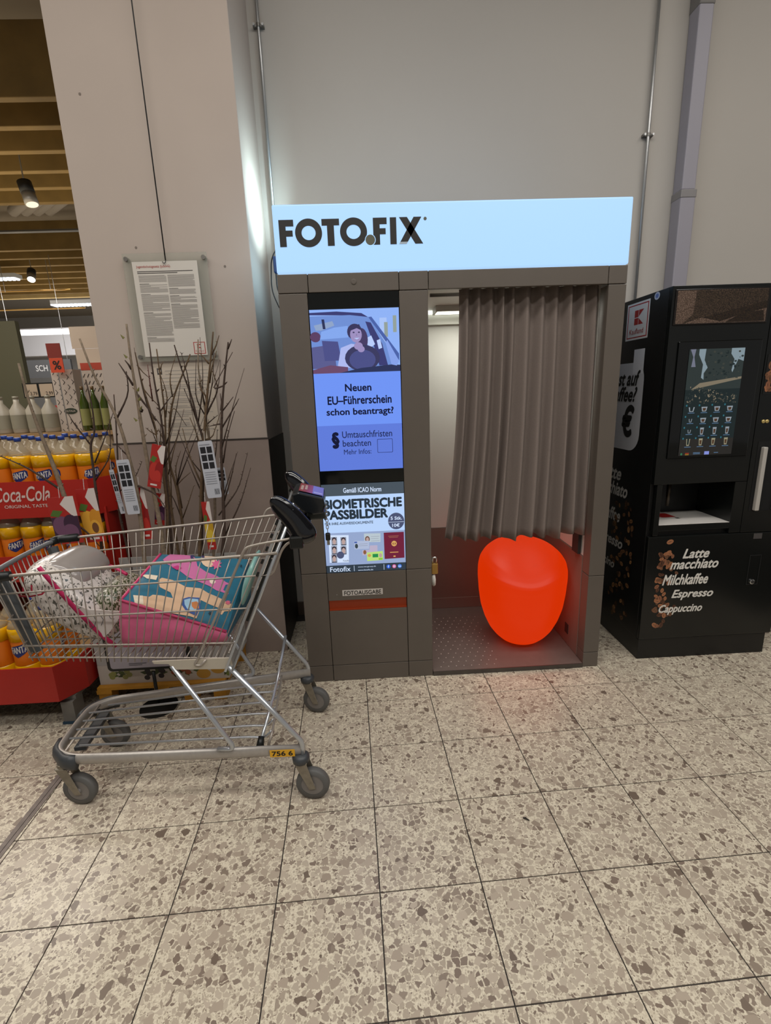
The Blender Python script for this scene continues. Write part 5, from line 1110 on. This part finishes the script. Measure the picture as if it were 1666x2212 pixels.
# --- bottles
juice = mat('soda_orange', '#ecb008', .15, coat=.3); lbl = mat('label_orange', '#d8700c', .4); clr = mat('bottle_clear', '#b8aa90', .08, alpha=.45); capm = mat('cap_blue', '#163a8c', .4); navy = mat('label_navy', '#1c2a66', .4); wlb = mat('label_white', '#c9c3bb', .4)
HB = .348
def bottle_meshes():
    e = empty('soda_bottle')
    B().lathe([(.030, 0), (.050, .006), (.0525, .03), (.0525, .075), (.049, .082)], (0, 0, 0), 18).build('bottle_base', juice, e, smooth=True)
    B().lathe([(.0505, .0822), (.0505, .198)], (0, 0, 0), 18, caps=False).build('label_wrap', lbl, e, smooth=True)
    B().lathe([(.0525, .1985), (.0525, .246), (.0505, .258)], (0, 0, 0), 18).build('bottle_shoulder', juice, e, smooth=True)
    B().lathe([(.0505, .2583), (.044, .276), (.032, .295), (.019, .315), (.0145, .328)], (0, 0, 0), 18).build('bottle_neck', clr, e, smooth=True)
    B().lathe([(.0150, .3282), (.0155, .346), (.012, .348)], (0, 0, 0), 14).build('cap', capm, e, smooth=True)
    return e
proto = bottle_meshes()
Lw = proto.children[1] if False else [c for c in proto.children if c.name.startswith('label_wrap')][0]
# wrapped logo: navy swash and white letters on the label
def wrap(name, pts, m, par, R=.0512):
    b = B(); b.add([(R * math.sin(x / R), -R * math.cos(x / R), z) for x, z in pts], [tuple(range(len(pts)))]); return b.build(name, m, par)
swb = B(); sx_ = [-.040 + .010 * k for k in range(9)]; lo_ = [.146, .138, .130, .124, .128, .134, .140, .148, .156]; hi_ = [.152, .176, .178, .180, .182, .184, .186, .188, .180]
for zz in (lo_, hi_): swb.add([(.0512 * math.sin(x / .0512), -.0512 * math.cos(x / .0512), z) for x, z in zip(sx_, zz)], [])
swb.f = [(k, k + 1, 10 + k, 9 + k) for k in range(8)]; swb.mi = [0] * 8; swb.build('logo_swash', navy, Lw)
c = bpy.data.curves.new('t', 'FONT'); c.body = 'FANTA'; c.resolution_u = 2; t = bpy.data.objects.new('t', c); me = bpy.data.meshes.new_from_object(t)
xs = [v.co.x for v in me.vertices]; ys = [v.co.y for v in me.vertices]
for v in me.vertices:
    x = -.034 + (v.co.x - min(xs)) / (max(xs) - min(xs)) * .07; z = .146 + (v.co.y - min(ys)) / (max(ys) - min(ys)) * .030 + x * .12
    v.co = (.0518 * math.sin(x / .0518), -.0518 * math.cos(x / .0518), z)
Pq = [tuple(v.co) for v in me.vertices]; Qq = [tuple(p.vertices) for p in me.polygons]; bq = B()
for i_, (dx, dz) in enumerate(((0, 0), (.0009, 0), (-.0009, 0), (0, .0009), (0, -.0009))): bq.add([(x + dx, y - i_ * 2e-5, z + dz) for x, y, z in Pq], Qq)
me = bpy.data.meshes.new('lettering'); me.from_pydata(bq.v, [], bq.f); me.materials.append(wlb); lo = bpy.data.objects.new('lettering', me); COL.objects.link(lo); lo.parent = Lw
bpy.data.objects.remove(t)
def copy_tree(o, parent=None):
    c = o.copy(); COL.objects.link(c); c.parent = parent
    for ch in list(o.children): copy_tree(ch, c)
    return c
random.seed(6); first = True
spots = []
for r in range(3):
    for c_ in range(7): spots.append((-1.094 - c_ * .109, .345 + r * .109, .911, 'top', c_, r))
for c_ in range(6): spots.append((-1.114 - c_ * .109, .345, .546, 'middle', c_, 0))
for r in range(2):
    for c_ in range(5): spots.append((-1.115 - c_ * .109, -.165 + r * .109, .216, 'lowest', c_, r))
ORD = ['first', 'second', 'third', 'fourth', 'fifth', 'sixth', 'seventh']
ROW = ['front', 'second', 'third']
for x, y, z, tier, c_, r in spots:
    if first: o = proto; first = False
    else: o = copy_tree(proto)
    tag(o, '%s orange soda bottle from the pillar in the %s row of the %s display tier' % (ORD[c_], ROW[r], tier), 'bottle', 'soda bottles on the %s tier' % tier)
    o.location = (x, y, z); o.rotation_euler = (0, 0, random.choice([-.9, -.5, .1, .3, .8, 2.2]))

# ================================================================ shelf with oil bottles further back
shf = tag(empty('oil_shelf', (-2.3, 2.1, 0)), 'beige shelf unit with oil bottles behind the drinks display', 'shelf')
B().box(-1.6, 1.0, -.12, .5, 1.155, 1.19).build('shelf_board', mat('shelf_beige', '#9c7d55', .7), shf)
B().box(-1.6, 1.0, -.1, .48, 0, 1.15).build('shelf_body', mat('shelf_body', '#6e5a42', .8), shf)
wb_ = mat('oil_white', '#a9a293', .35); wl2 = mat('oil_label', '#8f8a78', .5); gb = mat('oil_green', '#3c4a16', .15, coat=.3); gl2 = mat('oil_green_label', '#8a8a52', .5)
def oil(name, x, y, m, lm_, capc, rad, h_, label, group):
    e = tag(empty(name, (x, y, 1.191)), label, 'bottle', group)
    B().lathe([(rad * .9, 0), (rad, .01), (rad, h_ * .62), (rad * .35, h_ * .82), (rad * .32, h_ * .93)], (0, 0, 0), 16).build('bottle_body', m, e, smooth=True)
    B().lathe([(rad * 1.02, h_ * .12), (rad * 1.02, h_ * .5)], (0, 0, 0), 16, caps=False).build('bottle_label', lm_, e, smooth=True)
    B().lathe([(rad * .36, h_ * .931), (rad * .36, h_)], (0, 0, 0), 12).build('cap', mat('oilcap_' + capc, capc, .4), e, smooth=True)
ll = ['white oil bottle half cut by the picture edge on the beige shelf', 'white oil bottle with a small green picture on its label', 'white oil bottle behind the leaning grey sapling', 'white oil bottle next to the patterned oil carton']
for k in range(4): oil('oil_bottle', -2.68 + k * .13, 2.06, wb_, wl2, '#8d8878', .06, .30, ll[k], 'white oil bottles on the beige shelf')
ll = ['dark green oil bottle right beside the patterned carton', 'dark green oil bottle in the middle of the three', 'dark green oil bottle closest to the pillar']
for k in range(3): oil('green_oil_bottle', -1.99 + k * .085, 2.04, gb, gl2, '#6a5230', .036, .36, ll[k], 'green oil bottles on the beige shelf')
cx_ = tag(empty('oil_carton', (-2.125, 2.12, 1.191)), 'tall white oil carton with black lattice pattern on the beige shelf', 'carton')
B().box(-.10, .075, -.06, .06, 0, .50).build('carton_box', mat('carton_cream', '#b8aca0', .6), cx_)
sh = []; dk = mat('lattice_black', '#2b2622', .7)
for i in range(5):
    for j in range(12):
        x = -.09 + i * .036; z = .02 + j * .04
        if .09 < z < .20 and x > -.06: continue
        s_ = 1 if (i + j) % 2 else -1
        sh.append(([(x, z), (x + .006, z), (x + .022, z + s_ * .022), (x + .016, z + s_ * .022)], dk))
sh += [(oval(.005, .165, .055, .025, 16), mat('oval_green', '#2b3424', .6))]
picture('lattice_print', F((0, -.0603, 0), (1, 0, 0), (0, 0, 1), (0, -1, 0)), sh, cx_, dh=.00002)['kind'] = 'stuff'
text('lettering', 'OLITALIA', F((0, -.0603, 0), (1, 0, 0), (0, 0, 1), (0, -1, 0)), -.035, .158, .045, .174, mat('carton_cream', '#b8aca0'), cx_, bold=.01, h=.003)
c3 = tag(empty('oil_carton', (-2.02, 2.30, 1.191)), 'second lattice patterned oil carton standing behind the green bottles', 'carton')
B().box(-.06, .12, -.05, .05, 0, .56).build('carton_box', mat('carton_cream', '#b8aca0', .6), c3)
picture('lattice_print', F((0, -.0503, 0), (1, 0, 0), (0, 0, 1), (0, -1, 0)), [([(x, z), (x + .007, z), (x + .025, z + .03 * s_), (x + .018, z + .03 * s_)], dk) for x in (-.055, -.02, .015, .05, .085) for z in (.32, .38, .44, .50) for s_ in (1,)] + [(rect(-.06, .50, .12, .56), mat('sale_red', '#a8402c', .5))], c3, dh=.00002)['kind'] = 'stuff'
hdr = tag(empty('header_card', (-1.98, 2.36, 1.76)), 'pale cardboard header above the oil bottles beside the pillar', 'header card')
B().box(-.20, .10, -.004, .004, .12, .30).build('panel', mat('header_pale', '#b3a392', .7), hdr); B().box(-.18, .11, -.004, .004, -.05, .118).build('panel', mat('header_pale', '#b3a392', .7), hdr)
B().box(.101, .28, -.006, .0, -.3, .28).build('panel', mat('header_olive', '#8d8464', .7), hdr)
# hanging sale card
sc1 = tag(empty('sale_card', (-2.13, 2.0, 1.69)), 'red and orange percent sale card above the oil carton', 'sale card')
B().box(-.055, .055, -.003, .003, .09, .20).build('card', mat('sale_dark', '#7c2a20', .5), sc1); c1_ = B().box(-.05, .055, -.003, .003, -.025, .088).build('card', mat('sale_orange', '#c8492a', .5), sc1)
text('lettering', '%', F((0, -.0032, 0), (1, 0, 0), (0, 0, 1), (0, -1, 0)), -.025, .0, .035, .065, blk, c1_, bold=.02, h=.001)
B().tube([(.0, .0, -.4985), (.0, .0, -.025)], .004, 6).build('holder', zinc, sc1)
# aisle sign, price tags, dark panel far back
asg = tag(empty('aisle_sign', (-4.6, 6.0, 1.83)), 'dark grey hanging aisle sign with pale letters', 'sign')
sp_ = B().box(-.55, .35, -.02, .02, 0, .27).build('panel', mat('aisle_grey', '#4b4c4e', .5), asg)
text('lettering', 'SCH', F((0, -.021, 0), (1, 0, 0), (0, 0, 1), (0, -1, 0)), -.195, .10, -.015, .19, mat('aisle_white', '#b9b9b9', .5), sp_, bold=.01, h=.002)
for x in (-.5, .3): B().tube([(x, 0, .27), (x, 0, 1.77)], .004, 6).build('hanger', zinc, asg)
for k, (x, lb_) in enumerate(((-3.06, 'black framed price card above the white oil bottles'), (-3.22, 'green edged price card further left above the white oil bottles'))):
    e = tag(empty('price_card', (x, 3.2, 1.44)), lb_, 'price card')
    B().box(0, .16, -.01, .01, .05, .20).build('card_frame', bl2, e); f_ = B().box(.012, .148, -.012, -.009, .062, .188).build('card', mat('price_paper', '#b5a38e', .6), e)
    text('lettering', '2.99' if k == 0 else '3.79', F((0, -.0122, 0), (1, 0, 0), (0, 0, 1), (0, -1, 0)), .07, .075, .14, .11, blk, f_, bold=.01, h=.001)
    B().tube([(.08, 0, -1.44), (.08, 0, .05)], .006, 6).build('holder', bl2, e)
dpn = tag(empty('aisle_end_unit', (-3.58, 3.4, .0)), 'tall olive grey aisle end unit at the left picture edge', 'shelf')
B().box(-.75, .30, -.03, .03, .0, 2.28).build('panel_board', mat('panel_olive', '#5c5a45', .6), dpn); B().box(-.75, .25, .031, .06, 0, 2.24).build('panel_back', mat('panel_side', '#46453a', .7), dpn)
B().box(-.75, -.10, -.034, -.030, 1.90, 2.22).build('poster', mat('panel_poster', '#7c6a24', .5), dpn)
gon = tag(empty('snack_gondola', (-3.9, 5.2, 0)), 'low shelf of colourful packets far behind the oil bottles', 'shelf')
B().box(-2.0, 1.6, 0, .6, 0, 1.12).build('shelf_body', mat('gondola_grey', '#77736c', .7), gon)
random.seed(13); pc = ['#9c2f2a', '#b8a83a', '#3a6a3c', '#b9b4ac', '#7a2c58', '#c08a3a', '#2f4f86']
NUM = 'one two three four five six seven eight nine ten eleven twelve thirteen fourteen fifteen sixteen seventeen eighteen nineteen twenty twenty-one twenty-two twenty-three twenty-four twenty-five twenty-six twenty-seven twenty-eight twenty-nine thirty'.split()
for k in range(30):
    x = -2.0 + k * .118; h_ = random.uniform(.18, .30)
    o = B().prism([(0, 0, 0), (.10, 0, 0), (.106, 0, h_ * .5), (.10, 0, h_), (0, 0, h_), (-.004, 0, h_ * .5)], (0, .06, 0)).build('snack_packet', mat('packet_' + pc[k % 7], pc[k % 7], .4), None, loc=(-3.9 + x, 5.25, 1.1205))
    tag(o, '%s snack packet on the far low shelf, number %s from its left end' % (['red', 'yellow', 'green', 'white', 'purple', 'orange', 'blue'][k % 7], NUM[k]), 'packet', 'snack packets on the far shelf')
# ---- shop lamps
def spot(loc, aim, lit, label):
    e = tag(empty('spotlight', loc), label, 'spotlight')
    d = Vector(aim).normalized(); s_ = Vector((0, 0, 0))
    B().tube([s_, s_ + d * .10], .06, 16).build('lamp_rear', mat('lamp_black', '#0e0e0e', .5), e, smooth=True)
    B().tube([s_ + d * .10, s_ + d * .20], .058, 16).build('lamp_head', mat('lamp_silver', '#8d8a86', .35, .5), e, smooth=True)
    B().tube([s_ + d * .2005, s_ + d * .203], .05, 16).build('lamp_glass', em('#fff2d8', 14.) if lit else em('#ffe9c8', 1.2), e)
    B().tube([s_, (0, 0, .55)], .006, 6).build('lamp_stem', zinc, e)
spot((-2.71, 3.02, 3.42), (.25, -.1, -1), False, 'black and silver spotlight hanging under the first timber beams')
spot((-4.75, 6.27, 3.45), (.3, -.8, -1), True, 'lit spotlight glowing under the second row of timber beams')
spot((-3.1, 2.3, 3.44), (.5, -.7, -.9), True, 'lit spotlight hidden behind the pillar edge above the drinks')
def tube_lamp(x0, x1, y, z, label):
    e = tag(empty('louvre_lamp', (x0, y, z)), label, 'ceiling lamp')
    B().box(0, x1 - x0, 0, .18, .02, .08).build('housing', mat('lamp_white', '#b9bcc0', .5), e); n_ = 11
    for k in range(n_): B().box(k * (x1 - x0) / n_, (k + .55) * (x1 - x0) / n_, .0, .16, .0, .018).build('louvre_cell', em('#e8f2ff', 2.5), e)
tube_lamp(-5.85, -5.1, 6.4, 3.38, 'lit louvred lamp at the left edge under the timber beams'); tube_lamp(-4.75, -4.05, 6.6, 3.0, 'lit louvred lamp beside the pillar under the dark bulkhead')
tk_ = tag(empty('lamp_track', (-4.6, 6.2, 3.15)), 'thin curved brass lamp track below the beams', 'lamp track')
B().tube(fillet([(-1.6, 0, .0), (-.6, .1, .02), (.1, .0, .0), (.7, -.5, -.1)], .3, 6), .012, 8).build('rail', mat('track_brass', '#b08a4c', .3, .8), tk_, smooth=True)
for x in (-.6, .1): B().tube([(x, .05, .0), (x, .05, .45)], .004, 6).build('hanger', zinc, tk_)
B().tube(fillet([(-1.6, .3, -.22), (.0, .4, -.2), (.4, .4, -.2)], .3, 6), .012, 8).build('rail', mat('track_brass', '#b08a4c', .3, .8), tk_, smooth=True)

cru = B().tube([(0, 0, .003), (.008, -.003, .004), (.018, -.012, .003)], [.002, .004, .0015], 6, r2=[.002, .003, .001]).build('leaf_crumb', mat('crumb_dark', '#2b2420', .8), None, loc=(.812, -.875, 0))
tag(cru, 'small dark dried leaf lying alone on the floor tiles', 'leaf')
